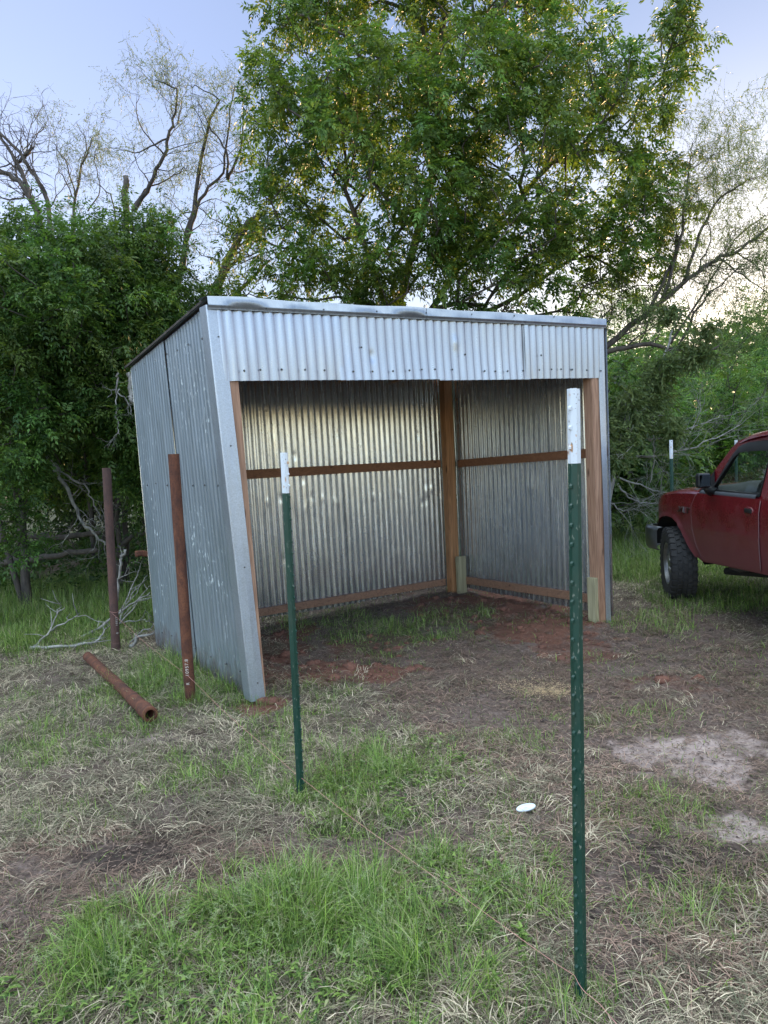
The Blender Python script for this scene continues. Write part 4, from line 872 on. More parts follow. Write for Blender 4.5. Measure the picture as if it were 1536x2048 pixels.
# ------------------------------------------------------------------ vegetation
def norm(a): return a / (np.linalg.norm(a, axis=-1, keepdims=True) + 1e-9)
def leafquads(P, D, Nn, L, Wd, col):
    """P base, D direction, Nn normal: pointed rhombic leaflets with a slight fold"""
    S_ = norm(np.cross(D, Nn)); n = len(P); V = np.zeros((n, 4, 3)); L = L[:, None]; Wd = Wd[:, None]
    V[:, 0] = P; V[:, 1] = P + D * L * .45 + S_ * Wd * .5 + Nn * Wd * .12; V[:, 2] = P + D * L - np.array([0, 0, 1]) * L * .08; V[:, 3] = P + D * L * .45 - S_ * Wd * .5 + Nn * Wd * .12
    Q = np.arange(n * 4).reshape(n, 4); C = np.ones((n, 4, 4)); C[..., :3] = col[:, None]; return V.reshape(-1, 3), Q, C.reshape(-1, 4)
def compound(P, D, rng, rach=.16, nl=7, L=.055, Wd=.021, c0=(.03, .075, .015), c1=(.10, .19, .04), droop=.35, tint=None):
    """pinnate leaves: a rachis from P along D with nl leaflets"""
    n = len(P); up = np.array([0, 0, 1.0]); D = norm(D); Nn = norm(up + rng.normal(0, .35, (n, 3))); side = norm(np.cross(D, Nn)); Nn = norm(np.cross(side, D))
    t0 = rng.random(n); base = np.array(c0) * (1 - t0[:, None]) + np.array(c1) * t0[:, None]
    if tint is not None: base = base * tint
    sc = rng.uniform(.7, 1.25, n); out_ = []
    for k in range(nl):
        t = (k // 2 + 1) / (nl // 2 + 1) if k < nl - 1 else 1.0; s = (1 if k % 2 else -1) if k < nl - 1 else 0
        p = P + D * (rach * sc * t)[:, None] - up * (droop * rach * sc * t * t)[:, None]
        d = norm(D * (.75 if s else 1) + side * (s * .8) - up * (.25 + droop * t) + rng.normal(0, .15, (n, 3)))
        nn = norm(Nn + rng.normal(0, .3, (n, 3))); out_.append(leafquads(p, d, nn, L * sc * rng.uniform(.8, 1.15, n), Wd * sc * rng.uniform(.8, 1.2, n), base * rng.uniform(.85, 1.15, n)[:, None]))
    return merge(out_)
def grow(base, targets, step=.25, jit=.05, bias=.25, up0=None):
    """greedy skeleton: every target joins the nearest limb; returns chains"""
    nodes = [np.array(base, float)]; par = [-1]; pl = [0.0]
    if up0 is not None:
        for q in up0:
            a = nodes[-1]; n = max(1, int(np.linalg.norm(np.array(q) - a) / step)); st = nodes[-1].copy()
            for i in range(1, n + 1): nodes.append(st + (np.array(q) - st) * i / n + RNG.normal(0, jit * .4, 3) * (i < n)); par.append(len(nodes) - 2); pl.append(pl[-1] + step)
    arr = np.array(nodes); T = sorted([np.array(t) for t in targets], key=lambda t: np.linalg.norm(t - nodes[0])); tips = []
    nodes = list(arr)
    cap = len(nodes) + sum(int(np.linalg.norm(t - nodes[0]) / step) + 2 for t in T); A = np.zeros((cap, 3)); A[:len(nodes)] = arr; Lp = np.zeros(cap); Lp[:len(nodes)] = pl; cnt = len(nodes)
    for t in T:
        d = np.linalg.norm(A[:cnt] - t, axis=1); pen = np.maximum(0, A[:cnt, 2] - t[2]) * .5; j = int(np.argmin(d + bias * Lp[:cnt] + pen)); q = A[j].copy(); dd = t - q; L = np.linalg.norm(dd); n = max(1, int(L / step)); pj = j
        for i in range(1, n + 1):
            f = i / n; p = q + dd * f + np.array([0, 0, .10 * L * sin(pi * f)]) * .6 + RNG.normal(0, jit, 3) * (i < n)
            A[cnt] = p; Lp[cnt] = Lp[pj] + L / n; par.append(pj); pj = cnt; cnt += 1
        tips.append(cnt - 1)
    return A[:cnt], par, tips
def skeleton_mesh(mb, A, par, rtip=.006, expo=2.3, rmax=.2, ns=6):
    n = len(A); ch = [[] for _ in range(n)]; r = np.zeros(n)
    for i in range(n - 1, 0, -1): ch[par[i]].append(i)
    acc = np.zeros(n)
    for i in range(n - 1, -1, -1):
        if not ch[i]: acc[i] = rtip ** expo
        r[i] = min(rmax, acc[i] ** (1 / expo))
        if i: acc[par[i]] += acc[i]
    stack = [(0, None)]
    while stack:
        s, p0 = stack.pop(); chain = ([p0] if p0 is not None else []) + [s]; c = s
        while ch[c]:
            b = max(ch[c], key=lambda k: r[k]); stack += [(k, c) for k in ch[c] if k != b]; c = b; chain.append(c)
        if len(chain) > 1:
            rs = [r[k] for k in chain]
            if p0 is not None: rs[0] = rs[1]
            mb.tube([A[k] for k in chain], rs, ns if max(rs) > .02 else 4, cap=False)
    return r
def blobpts(blobs, n, rng, surf=.5):
    """blobs: (centre(3), radii(3), weight). points biased towards the skin of each"""
    wts = np.array([b[2] for b in blobs], float); wts /= wts.sum(); k = rng.choice(len(blobs), n, p=wts); d = norm(rng.normal(0, 1, (n, 3))); r = rng.random(n) ** (1 / 3.0) * (1 - surf) + surf * rng.random(n) ** (.12)
    c = np.array([b[0] for b in blobs])[k]; R = np.array([b[1] for b in blobs])[k]; return c + d * R * r[:, None]
def PB(px, py, Y, rpx, ry=None, w_=None, rpy=None):
    c = atY(px, py, Y); s = Y / F; return (c, np.array([rpx * s, ry if ry else rpx * s, (rpy or rpx) * s]), w_ or (rpx * (rpy or rpx)) ** 1.1)
def leafy_tree(name, label, cat, base, stems, blobs, nclu, per, leaf, group=None, seed=0, barkm='bark_dk', rtip=.006, rmax=.16, spread=.20, keep=None, minz=.3, sub=None, surf=.45, bias=.25):
    rng = np.random.default_rng(seed); base = np.array(base, float); root = thing(name, label, cat, tuple(base), 0, group)
    C = blobpts(blobs, nclu, rng, surf); C = C[C[:, 2] > minz]
    if keep is not None: C = C[keep(C)]
    mb = MB(); allT = []; dirs = []
    k_ = max(1, len(stems)); own = np.argmin(np.array([[np.linalg.norm(c - np.array(s[-1])) for s in stems] for c in C]), axis=1) if stems else np.zeros(len(C), int)
    for si in range(k_):
        T = C[own == si]
        if len(T) == 0: continue
        A, par, tips = grow(base + rng.normal(0, .04, 3) * np.array([1, 1, 0]), T, step=.28, jit=.035, up0=stems[si] if stems else None, bias=bias)
        skeleton_mesh(mb, A, par, rtip, rmax=rmax)
        for t in tips: allT.append(A[t]); dirs.append(A[t] - A[par[t]])
    mb.build('trunk', M[barkm], root, smooth=True)
    allT = np.array(allT); dirs = norm(np.array(dirs)); n = len(allT); idx = np.repeat(np.arange(n), per)
    # leaves sit along short shoots that leave the tip in several directions
    ns_ = 4; shoot = norm(dirs[:, None] * .7 + rng.normal(0, .8, (n, ns_, 3)) + np.array([0, 0, .25])); sid = rng.integers(0, ns_, len(idx)); f = rng.random(len(idx)) ** .8
    sd_ = shoot[idx, sid]; ln = spread * 1.6 * rng.uniform(.5, 1.3, (n, ns_))[idx, sid]
    P = allT[idx] + sd_ * (ln * f)[:, None] + rng.normal(0, .02, (len(idx), 3)); D = sd_ * .6 + norm(rng.normal(0, 1, (len(idx), 3))) * .8 + np.array([0, 0, -.1])
    tint = (rng.uniform(.72, 1.25, n)[idx])[:, None] * np.stack([rng.uniform(.85, 1.25, n)[idx], np.ones(len(idx)), rng.uniform(.8, 1.1, n)[idx]], 1)
    me = quads_mesh('crown', *compound(P, D, rng, tint=tint, **leaf)); link('crown', me, M['leaf'], root)
    return root
ELM = dict(rach=.16, nl=7, L=.074, Wd=.029, c0=(.040, .086, .019), c1=(.155, .255, .053))
# the big tree behind the shed
Yb = 11.6
big = [PB(640, 120, Yb, 130), PB(760, 60, Yb, 150), PB(930, 40, Yb + .3, 160), PB(1080, 70, Yb, 120), PB(600, 250, Yb - .6, 115), PB(760, 230, Yb - 1.2, 140), PB(940, 220, Yb - 1.2, 150), PB(1130, 210, Yb - .5, 150),
    PB(1250, 260, Yb, 110), PB(1330, 140, Yb, 55, rpy=85, w_=16000), PB(1352, 50, Yb, 34, rpy=75, w_=12000), PB(500, 470, Yb, 40), PB(480, 570, Yb, 50), PB(425, 600, Yb + .4, 38), PB(520, 600, Yb, 50), PB(1250, 130, Yb, 60), PB(580, 400, Yb, 110), PB(700, 400, Yb + .6, 120), PB(860, 390, Yb - 1.5, 140), PB(1030, 380, Yb - 1.3, 150), PB(1200, 400, Yb - .6, 130), PB(1300, 390, Yb, 80),
    PB(560, 520, Yb - .4, 85), PB(680, 540, Yb - .8, 95), PB(850, 540, Yb - 1.0, 120), PB(1010, 520, Yb - 1.4, 120), PB(1170, 510, Yb - .6, 120), PB(1280, 520, Yb, 80), PB(1220, 600, Yb, 60), PB(540, 190, Yb, 50), PB(570, 60, Yb, 45), PB(900, -120, Yb, 180), PB(700, -90, Yb, 110), PB(1080, -60, Yb, 80), PB(500, 270, Yb, 35), PB(780, 620, Yb - .5, 80), PB(980, 620, Yb - .5, 90), PB(1190, 20, Yb, 28, rpy=55, w_=1300)]
leafy_tree('leafy_tree', 'tall dense green leafy tree rising directly behind the shed, the largest crown', 'tree', gnd(790, 1045) * 0 + np.array([.25, Yb, 0]),
    [[atY(775, 640, Yb), atY(740, 520, Yb), atY(690, 380, Yb)], [atY(800, 600, Yb + .2), atY(860, 380, Yb + .2), atY(880, 180, Yb)], [atY(830, 660, Yb), atY(960, 480, Yb), atY(1100, 330, Yb - .3)], [atY(760, 650, Yb), atY(680, 560, Yb), atY(590, 460, Yb - .2)], [atY(860, 680, Yb), atY(1040, 590, Yb), atY(1210, 470, Yb)]],
    big, 820, 33, ELM, seed=21, rmax=.15, spread=.25, barkm='bark', rtip=.009, surf=.3)
# leafy trees to the left of the shed
def lefttree(label, blobs, bx, Y, stems, n, seed, leaf=None, **k):
    b = np.array([atY(bx, 900, Y)[0], Y, 0.0]); return leafy_tree('leafy_tree', label, 'tree', b, stems, blobs, int(n * .72), 30, leaf or dict(ELM, L=.055, Wd=.021, c0=(.030, .070, .017), c1=(.115, .205, .045)), 'leafy trees left of the shed', seed=seed, rmax=.085, **k)
Y1 = 8.6
lefttree('broad dark-green leafy tree at the left edge with drooping lower boughs', [PB(60, 540, Y1, 105), PB(180, 520, Y1 + .2, 90), PB(40, 620, Y1 - .6, 120), PB(150, 620, Y1 - .4, 120), PB(60, 760, Y1 - .5, 120), PB(170, 760, Y1, 100), PB(30, 900, Y1 - .6, 75), PB(20, 1010, Y1 - .8, 45), PB(-120, 700, Y1, 200), PB(30, 1110, Y1 - .9, 35)], 20, Y1,
    [[atY(25, 900, Y1), atY(40, 700, Y1)], [atY(40, 850, Y1), atY(150, 600, Y1)], [atY(-60, 850, Y1), atY(-140, 600, Y1)]], 760, 31)
Y2 = 9.4
lefttree('leafy tree close against the back left corner of the shed', [PB(270, 520, Y2, 80), PB(290, 610, Y2, 80), PB(240, 640, Y2 - .4, 100), PB(230, 800, Y2 - .8, 80, rpy=100), PB(300, 900, Y2 - .6, 60, rpy=110), PB(325, 480, Y2 + .3, 32), PB(430, 580, Y2 + .8, 28), PB(400, 640, Y2 + .6, 45), PB(330, 1040, Y2 - .4, 50)], 225, Y2,
    [[atY(225, 850, Y2), atY(240, 640, Y2)], [atY(250, 800, Y2), atY(320, 580, Y2)]], 620, 33)
Y3 = 11.5
lefttree('shaded tree deeper in the wood behind the left trees', [PB(100, 700, Y3, 150), PB(260, 760, Y3, 150), PB(120, 880, Y3, 130), PB(330, 900, Y3, 120), PB(420, 720, Y3 + .8, 90), PB(480, 640, Y3 + .8, 60)], 170, Y3, [[atY(160, 800, Y3)], [atY(300, 780, Y3)]], 520, 35, dict(ELM, L=.085, Wd=.036))

# hand-laid feathery trees
def polytree(name, label, base, limbs, Y, rb, cat='tree', twigs=3, leaf=0, seed=0, group=None, barkm='bark', tw_len=.5, hang=.5, lc=((.06, .10, .03), (.16, .20, .07)), depthvar=.4, lw=.0045, ll=.035, rec=2):
    """limbs: lists of photo-measured points with start/end radius; twigs and feathery leaves grow off them"""
    rng = np.random.default_rng(seed); root = thing(name, label, cat, tuple(base), 0, group); mb = MB(); tips = []
    def curve(P, r0, r1, sub=5):
        P = [np.array(p) for p in P]; out_ = []
        for i in range(len(P) - 1):
            a = P[max(i - 1, 0)]; b = P[i]; c = P[i + 1]; d = P[min(i + 2, len(P) - 1)]
            for k in range(sub):
                t = k / sub; out_.append(.5 * ((2 * b) + (-a + c) * t + (2 * a - 5 * b + 4 * c - d) * t * t + (-a + 3 * b - 3 * c + d) * t ** 3) + rng.normal(0, .012, 3))
        out_.append(P[-1]); n = len(out_); rs = [r0 + (r1 - r0) * (i / (n - 1)) ** .8 for i in range(n)]; mb.tube(out_, rs, 7 if r0 > .03 else 5, cap=True); return out_, rs
    def twig(p, d, L, r, lv):
        n = 5; pts = [p]; q = p.copy(); d = d / np.linalg.norm(d)
        for i in range(n):
            d = norm(d + rng.normal(0, .22, 3) + np.array([0, 0, -.10 * hang * (lv < 1) + .02])); q = q + d * L / n; pts.append(q.copy())
            if lv > 0 and i > 0 and rng.random() < .75: twig(q, norm(d + rng.normal(0, .65, 3) + np.array([0, 0, .15])), L * rng.uniform(.45, .75), r * .55, lv - 1)
        mb.tube(pts, [r * (1 - .75 * i / n) for i in range(n + 1)], 4 if r > .004 else 3, cap=False)
        if lv <= 1: tips.extend([(pts[i], d.copy()) for i in range(1, n + 1)])
    for P, r0, r1 in limbs:
        W_ = [atY(px, py, Y + dy) for px, py, dy in P]; pts, rs = curve(W_, r0, r1); n = len(pts)
        for i in range(max(2, n // 5), n):
            if rng.random() < twigs * .33:
                d0 = norm(pts[min(i + 1, n - 1)] - pts[i - 1]); twig(pts[i], norm(d0 + rng.normal(0, .7, 3) * np.array([1, depthvar * 2, 1]) + np.array([0, 0, .2])), tw_len * rng.uniform(.5, 1.3), max(.0035, rs[i] * .35), rec)
    mb.build('trunk', M[barkm], root, smooth=True)
    if leaf and tips:
        P = np.array([t[0] for t in tips]); D = np.array([t[1] for t in tips]); k = rng.integers(0, len(P), int(len(P) * leaf)); n = len(k)
        if n:
            # fronds: thin leaflets hanging in rows
            d = norm(rng.normal(0, .6, (n, 3)) + np.array([0, 0, -.45])); p = P[k] + rng.normal(0, .04, (n, 3)); L_ = []
            tt = rng.random(n)[:, None]; col = np.array(lc[0]) * (1 - tt) + np.array(lc[1]) * tt
            for j in range(9):
                q = p + d * (.021 * j) + rng.normal(0, .003, (n, 3)); dd = norm(d + norm(rng.normal(0, 1, (n, 3))) * .45); L_.append(leafquads(q, dd, norm(rng.normal(0, 1, (n, 3))), np.full(n, ll) * rng.uniform(.7, 1.3, n), np.full(n, lw * 2), col))
            me = quads_mesh('crown', *merge(L_)); link('crown', me, M['leaf'], root)
    return root
Ym = 12.5
polytree('mesquite_tree', 'sparse feathery tree with dark forked limbs between left trees and shed roof', (atY(330, 900, Ym)[0], Ym, 0),
    [([(300, 1000, 0), (370, 760, 0), (420, 620, 0), (480, 470, 0), (520, 430, 0)], .10, .05), ([(400, 660, 0), (470, 590, .1), (540, 520, .2)], .06, .02), ([(345, 620, 0), (385, 420, 0), (415, 260, 0), (440, 200, 0)], .055, .012), ([(360, 545, 0), (375, 480, 0), (400, 400, 0), (445, 345, .1), (455, 260, 0), (470, 170, 0)], .045, .008),
     ([(455, 360, 0), (450, 300, -.1), (420, 250, 0), (395, 200, 0)], .025, .006), ([(265, 420, 0), (300, 370, 0), (330, 300, 0), (345, 240, 0), (352, 180, 0), (310, 160, 0)], .045, .008), ([(260, 430, 0), (290, 380, .2), (350, 350, .1), (375, 330, 0)], .02, .006), ([(340, 270, 0), (290, 300, 0), (240, 300, 0)], .02, .006), ([(455, 360, 0), (480, 300, 0), (488, 220, 0)], .03, .008), ([(330, 310, 0), (280, 250, 0), (278, 190, 0)], .016, .004),
     ([(360, 560, 0), (330, 600, 0), (345, 440, .2), (310, 480, .3)], .03, .008), ([(400, 620, 0), (450, 540, .2), (520, 500, .3)], .03, .01), ([(355, 250, 0), (362, 200, 0)], .012, .008), ([(440, 200, 0), (400, 175, 0), (365, 168, 0)], .014, .004)],
    Ym, .1, twigs=2.2, leaf=.38, seed=41, barkm='bark_dk', tw_len=.55)
polytree('dead_tree', 'bare leafless grey branches reaching into the sky at the left edge', (atY(120, 900, 11)[0], 11, 0),
    [([(110, 900, 0), (105, 560, 0), (75, 430, 0), (40, 340, 0), (0, 270, 0)], .06, .018), ([(110, 520, 0), (95, 400, 0), (55, 330, 0), (15, 280, 0), (-40, 230, 0)], .04, .015), ([(80, 440, 0), (45, 370, 0), (0, 340, 0), (-60, 330, 0)], .045, .03), ([(35, 325, 0), (50, 310, 0), (64, 296, 0)], .028, .022), ([(60, 380, 0), (30, 400, 0), (-30, 380, 0)], .02, .008), ([(50, 360, 0), (20, 330, 0), (-30, 340, 0)], .02, .006)],
    11, .1, twigs=2.6, leaf=0, seed=43, barkm='bark', tw_len=.55, group=None)
polytree('sapling_tree', 'thin-twigged young tree poking above the left tree crowns', (atY(160, 900, 12)[0], 12, 0),
    [([(150, 900, 0), (145, 500, 0), (160, 350, 0), (180, 290, 0), (183, 272, 0)], .035, .005), ([(150, 390, 0), (130, 320, 0), (100, 280, 0)], .015, .004), ([(165, 330, 0), (172, 290, 0), (153, 245, 0)], .012, .004), ([(150, 400, 0), (120, 340, 0), (115, 290, 0)], .012, .004), ([(175, 420, 0), (200, 380, 0), (190, 310, 0), (205, 290, 0)], .012, .004), ([(240, 500, 0), (225, 400, 0), (195, 370, 0)], .02, .005)],
    12, .05, twigs=1.6, leaf=.3, seed=44, barkm='bark', tw_len=.45)
# snapped stub above the left crown
polytree('broken_trunk', 'snapped brown tree trunk standing up out of the left crowns', (atY(252, 900, 11)[0], 11, 0), [([(258, 900, 0), (254, 520, 0), (252, 400, 0), (251, 352, 0)], .07, .038)], 11, .05, twigs=0, seed=45, barkm='bark')
Yr = 11.0
polytree('mesquite_tree', 'leaning feathery tree whose long limb sweeps out right from behind the shed', (atY(1120, 900, Yr)[0], Yr, 0),
    [([(1090, 1000, 0), (1150, 780, 0), (1205, 700, 0), (1290, 630, 0), (1350, 580, 0), (1420, 525, 0), (1470, 505, 0), (1540, 455, 0), (1600, 420, 0)], .065, .010), ([(1290, 630, 0), (1330, 560, 0), (1352, 510, .1), (1352, 470, .1)], .03, .012), ([(1200, 705, 0), (1300, 690, -.2), (1390, 705, -.2), (1440, 690, -.2)], .045, .012), ([(1370, 565, 0), (1400, 470, 0), (1440, 400, 0), (1480, 370, 0), (1510, 355, 0)], .03, .006),
     ([(1355, 700, .2), (1400, 610, .1), (1440, 570, 0), (1500, 520, 0)], .025, .006), ([(1340, 690, 0), (1420, 560, .2), (1470, 480, .2), (1530, 430, .2)], .022, .006), ([(1320, 610, 0), (1360, 480, 0), (1370, 400, 0), (1380, 330, .2), (1385, 285, 0)], .03, .006), ([(1395, 540, 0), (1420, 480, .2), (1410, 420, 0)], .015, .004), ([(1440, 520, 0), (1500, 560, .1), (1560, 600, 0)], .015, .005), ([(1380, 340, 0), (1410, 320, 0), (1430, 310, 0)], .01, .004), ([(1470, 505, 0), (1520, 540, 0), (1530, 600, 0)], .012, .004)],
    Yr, .1, twigs=2.8, leaf=.75, seed=51, barkm='bark', tw_len=.68, lc=((.055, .10, .025), (.16, .21, .06)))
polytree('pale_sapling', 'thin pale-barked leaning sapling between the shed corner and the brush', (atY(1215, 1010, 9.5)[0], 9.5, 0),
    [([(1213, 1030, 0), (1228, 940, 0), (1250, 860, 0), (1290, 790, .2), (1325, 720, .3), (1345, 660, .4)], .032, .012), ([(1250, 860, 0), (1290, 840, 0), (1330, 830, 0)], .012, .004)], 9.5, .03, twigs=1.2, leaf=2.5, seed=52, barkm='bark_pale', tw_len=.4, ll=.05, lw=.012)
# fallen grey branches by the right brush
for i, (limbs, lb) in enumerate([
    ([([(1215, 915, 0), (1290, 915, 0), (1345, 905, 0), (1420, 880, 0), (1480, 850, 0)], .022, .005), ([(1360, 900, 0), (1390, 850, 0), (1400, 810, 0)], .01, .004), ([(1300, 880, .2), (1385, 855, .2), (1440, 830, .2)], .018, .005)], 'long bare grey bough reaching right across the brush behind the truck'),
    ([([(1235, 955, 0), (1290, 975, 0), (1330, 985, 0)], .015, .005), ([(1235, 970, 0), (1265, 1000, 0), (1310, 1008, 0), (1345, 1000, 0)], .015, .005), ([(1300, 965, .2), (1310, 900, .2), (1303, 850, .2)], .01, .004), ([(1215, 1000, -.2), (1240, 1020, -.2), (1255, 1022, -.2)], .01, .004)], 'tangle of bare grey brush branches just right of the shed corner')]):
    polytree('dead_branch', lb, (atY(1240, 1040, 9.8)[0], 9.8 + i * .3, 0), limbs, 9.8, .02, 'branch', twigs=3.0, leaf=0, seed=60 + i, barkm='bark_pale', tw_len=.55, hang=.8)
# understory on the left: leaning dead limbs and logs
polytree('dead_branch', 'long pale dead limb slanting down to the right behind the dark pipe', (atY(200, 1100, 8.6)[0], 8.6, 0), [([(85, 905, 0), (130, 970, 0), (155, 1030, 0), (185, 1065, 0), (210, 1090, 0)], .030, .012), ([(110, 940, 0), (160, 965, 0), (185, 1000, 0), (205, 1045, 0)], .018, .006)], 8.6, .02, 'branch', twigs=1.2, leaf=0, seed=63, barkm='bark_pale', tw_len=.35)
polytree('fallen_log', 'dark fallen log lying level in the left undergrowth', (atY(60, 1090, 9.2)[0], 9.2, 0), [([(-40, 1085, 0), (60, 1072, 0), (130, 1076, 0), (200, 1066, 0)], .05, .03)], 9.2, .02, 'log', twigs=.8, leaf=0, seed=64, barkm='bark', tw_len=.3)
polytree('fallen_log', 'lower greenish-brown fallen log beneath the dark one', (atY(60, 1120, 9.0)[0], 9.0, 0), [([(-30, 1130, 0), (70, 1117, 0), (140, 1108, 0), (195, 1098, 0)], .045, .03)], 9.0, .02, 'log', twigs=0, leaf=0, seed=65, barkm='bark')
polytree('hanging_branch', 'bare pale twigs hanging beside the back left corner of the shed', (atY(235, 750, 8.0)[0], 8.0, 1.2), [([(236, 745, 0), (232, 780, 0), (233, 840, 0), (240, 870, 0)], .012, .004), ([(234, 778, 0), (255, 800, 0), (262, 830, 0)], .009, .004), ([(232, 775, 0), (215, 795, 0)], .008, .003), ([(258, 750, 0), (262, 790, 0), (268, 800, 0)], .025, .02)], 8.0, .02, 'branch', twigs=.9, leaf=0, seed=66, barkm='bark_pale', tw_len=.15, hang=1.5)
polytree('cut_branch', 'pale cut branch standing up beside the dark upright pipe', (atY(237, 1200, 7.2)[0], 7.2, 0), [([(232, 1215, 0), (236, 1160, 0), (243, 1120, 0), (251, 1100, 0)], .012, .014)], 7.2, .02, 'branch', twigs=.5, leaf=0, seed=67, barkm='bark_pale', tw_len=.12)
def lying(label, P3, seed, tl=.25):
    """branch lying on the ground: points (px, py, height)"""
    rng = np.random.default_rng(seed); b0 = gnd(P3[0][0][0], P3[0][0][1]); root = thing('dead_branch', label, 'branch', (b0[0], b0[1], 0), 0, 'dead branches on the ground left of the shed'); mb = MB()
    for P, r0, r1 in zip(P3, [.016] + [.010] * 9, [.006] + [.003] * 9):
        W_ = []
        for (px, py, hgt) in P:
            g = gnd(px, py, hgt); W_.append(g)
        pts = []
        for i in range(len(W_) - 1):
            for k in range(5): pts.append(W_[i] + (W_[i + 1] - W_[i]) * k / 5 + rng.normal(0, .007, 3))
        pts.append(W_[-1]); n = len(pts); mb.tube(pts, [r0 + (r1 - r0) * i / (n - 1) for i in range(n)], 6)
        for i in range(3, n):
            if rng.random() < .4:
                d = norm(pts[i] - pts[i - 1]) + rng.normal(0, .7, 3); d[2] = abs(d[2]); d = norm(d); L = tl * rng.uniform(.4, 1.2); mb.tube([pts[i], pts[i] + d * L * .5 + rng.normal(0, .01, 3), pts[i] + d * L + rng.normal(0, .02, 3)], [.005, .004, .002], 4)
    mb.build('limb', M['bark_pale'], root, smooth=True)
lying('forked pale dead branch lying on the grass left of the dark pipe', [[(60, 1296, .02), (140, 1292, .03), (190, 1285, .05), (215, 1255, .10)], [(70, 1294, .02), (100, 1262, .10), (115, 1225, .22), (122, 1205, .30)], [(100, 1262, .08), (130, 1245, .16), (160, 1225, .22)], [(115, 1225, .2), (130, 1215, .25)]], 71)
lying('fan of pale dead branches heaped between the dark pipe and the shed', [[(165, 1275, .02), (215, 1245, .08), (260, 1210, .18), (300, 1185, .25)], [(235, 1250, .04), (270, 1215, .15), (300, 1170, .3)], [(238, 1240, .05), (262, 1190, .2), (295, 1150, .35)], [(240, 1245, .04), (290, 1240, .06), (308, 1250, .05)], [(245, 1235, .05), (280, 1195, .18), (304, 1190, .2)], [(240, 1225, .1), (275, 1150, .35), (285, 1120, .45)]], 72)
lying('stout grey dead branch end lying at the foot of the shed back corner', [[(262, 1292, .02), (275, 1275, .04), (300, 1268, .05), (312, 1268, .05)], [(262, 1285, .02), (285, 1260, .06), (305, 1262, .05)]], 73, .15)
# rusty scrap sheet pieces showing by the shed back corner
c = atY(286, 1112, 7.4); mb = MB(); mb.grid([[c + np.array([x, .02 * sin(x * 30) + .1 * y, y + .03 * sin(x * 14 + 2)]) for x in np.linspace(-.075, .12, 12)] for y in np.linspace(-.03, .03, 5)])
o = mb.build('scrap_metal', M['rust'], smooth=True); tag(o, 'small curled piece of rusty sheet metal sticking out behind the shed corner', 'scrap metal'); o.modifiers.new('s', 'SOLIDIFY').thickness = .004

# the wood behind: each tree its own crown and trunk
BRD = dict(rach=.22, nl=5, L=.12, Wd=.055, c0=(.02, .05, .012), c1=(.075, .13, .03))
wood_spots = [(-11.5, 13, 5.2, 2.6), (-8.6, 12.5, 5.0, 2.3), (-6.2, 15, 5.2, 2.4), (-3.3, 15.5, 4.6, 2.2), (-.5, 16.5, 5.0, 2.6), (2.8, 16, 4.2, 2.2), (5.2, 14.8, 3.5, 1.7), (7.3, 15.5, 3.6, 1.9), (9.8, 16, 4.1, 2.2), (12.8, 16.5, 4.8, 2.6), (7.0, 21, 5.4, 2.8), (11.5, 22, 6.2, 3.2), (16.5, 20, 6.5, 3.4), (3.6, 12.2, 3.0, 1.3), (-9.5, 8.2, 4.2, 2.0), (17, 28, 7.5, 4.0), (9.5, 29, 7.4, 4.2), (22, 24, 7.5, 4)]
wl = ['far left edge of the wood', 'wood behind the left leafy trees', 'wood glimpsed over the left crowns', 'wood behind the left half of the shed', 'wood directly behind the big tree', 'wood behind the right shed corner',
      'low bushy tree right of the shed above the grey brush', 'mid-green bushy tree above the distant T-posts', 'bright green bushy tree behind the truck cab', 'bushy tree rising behind the truck at the right edge', 'hazy tree in the gap under the leaning limb', 'tree at the right edge in front of the sunset glow', 'large tree beyond the right edge of the photo',
      'low shrub tree beside the right shed wall', 'dark tree at the extreme left beside the left boughs', 'farthest tree on the right below the sunset', 'farthest tree low behind the leaning limb', 'tall tree far to the right of the truck']
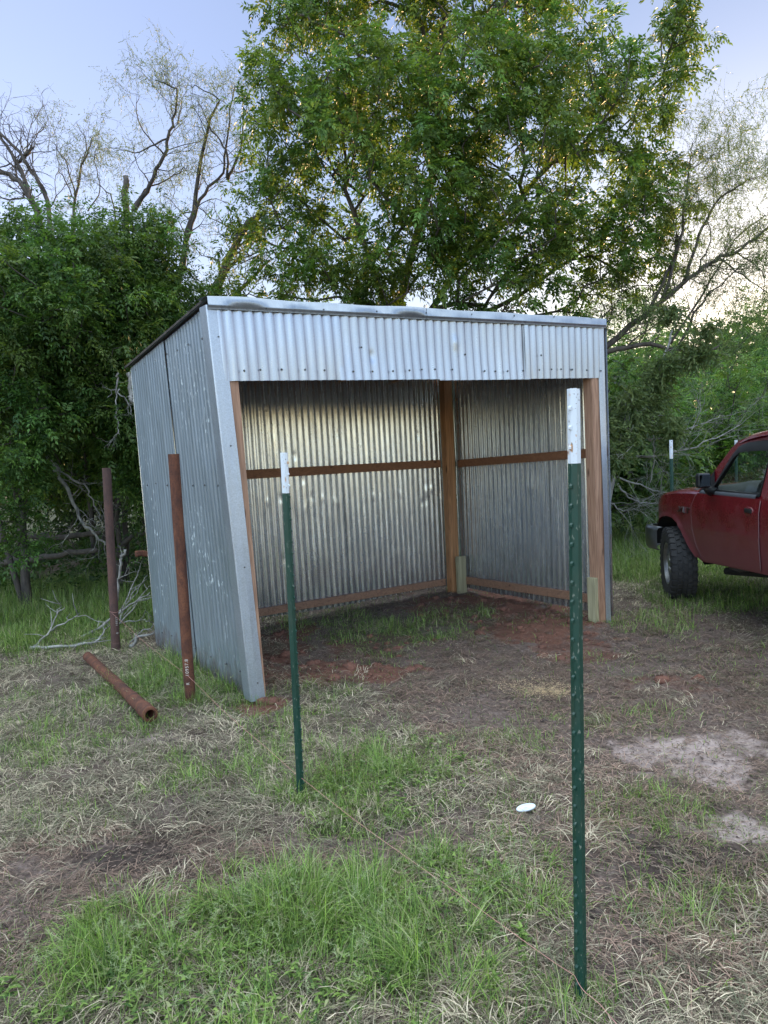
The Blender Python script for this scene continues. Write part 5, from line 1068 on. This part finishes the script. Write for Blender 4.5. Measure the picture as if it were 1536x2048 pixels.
for i, ((x, y, h, r), lb) in enumerate(zip(wood_spots, wl)):
    rg = np.random.default_rng(100 + i); bl = []
    for k in range(9):
        a_ = rg.random() * 2 * pi; q = rg.uniform(0, .6) * r; zz = h * rg.uniform(.22, .82); rr = r * rg.uniform(.35, .55) * (1.15 - .4 * zz / h); bl.append((np.array([x + q * cos(a_), y + q * sin(a_), zz]), np.array([rr, rr, rr * .9]), rr ** 3))
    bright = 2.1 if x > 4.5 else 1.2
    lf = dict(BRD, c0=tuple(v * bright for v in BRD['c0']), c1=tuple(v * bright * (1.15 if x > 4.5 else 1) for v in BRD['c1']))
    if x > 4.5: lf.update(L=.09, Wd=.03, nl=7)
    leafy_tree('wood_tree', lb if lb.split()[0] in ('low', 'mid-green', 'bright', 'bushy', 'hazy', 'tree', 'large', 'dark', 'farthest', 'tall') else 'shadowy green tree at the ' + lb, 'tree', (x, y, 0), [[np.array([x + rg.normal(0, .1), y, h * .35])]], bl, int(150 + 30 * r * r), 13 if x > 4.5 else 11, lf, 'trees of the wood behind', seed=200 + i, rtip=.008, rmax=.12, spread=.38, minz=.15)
# low undergrowth mass beneath the trees
rg = np.random.default_rng(9); P = []
for (x0, x1, y0, y1, n, h) in ((-12, -2.6, 9.0, 16, 5200, .7), (-3, 3.5, 12, 17, 2600, .8), (3, 14, 12.2, 19, 6500, .9)):
    x = rg.uniform(x0, x1, n); y = rg.uniform(y0, y1, n); z = h * rg.random(n) ** 1.5 * (fbm(x, y, .8, 70) * 1.7); P.append(np.stack([x, y, z + .03], 1))
P = np.concatenate(P); me = quads_mesh('undergrowth', *compound(P, norm(rg.normal(0, 1, (len(P), 3)) + np.array([0, 0, .5])), rg, **dict(BRD, L=.09, Wd=.035)))
tag(link('undergrowth', me, M['leaf']), 'tangled low leafy undergrowth beneath the trees of the wood', 'undergrowth', kind='stuff')
# far treeline ringing the field so that the horizon is wooded
rg = np.random.default_rng(19); n = 26000; a_ = rg.uniform(radians(-75), radians(75), n); d_ = rg.uniform(38, 60, n); x = d_ * np.sin(a_); y = d_ * np.cos(a_); hh = 5.5 + 3.5 * fbm(a_ * 6, a_ * 0, 1.6, 77); z = hh * rg.random(n) ** .8
me = quads_mesh('distant_woods', *compound(np.stack([x, y, z], 1), norm(rg.normal(0, 1, (n, 3))), rg, **dict(BRD, rach=.7, nl=5, L=.42, Wd=.26, c0=(.03, .06, .02), c1=(.07, .11, .035))))
tag(link('distant_woods', me, M['leaf']), 'far-off line of woods closing the horizon', 'woods', kind='stuff')
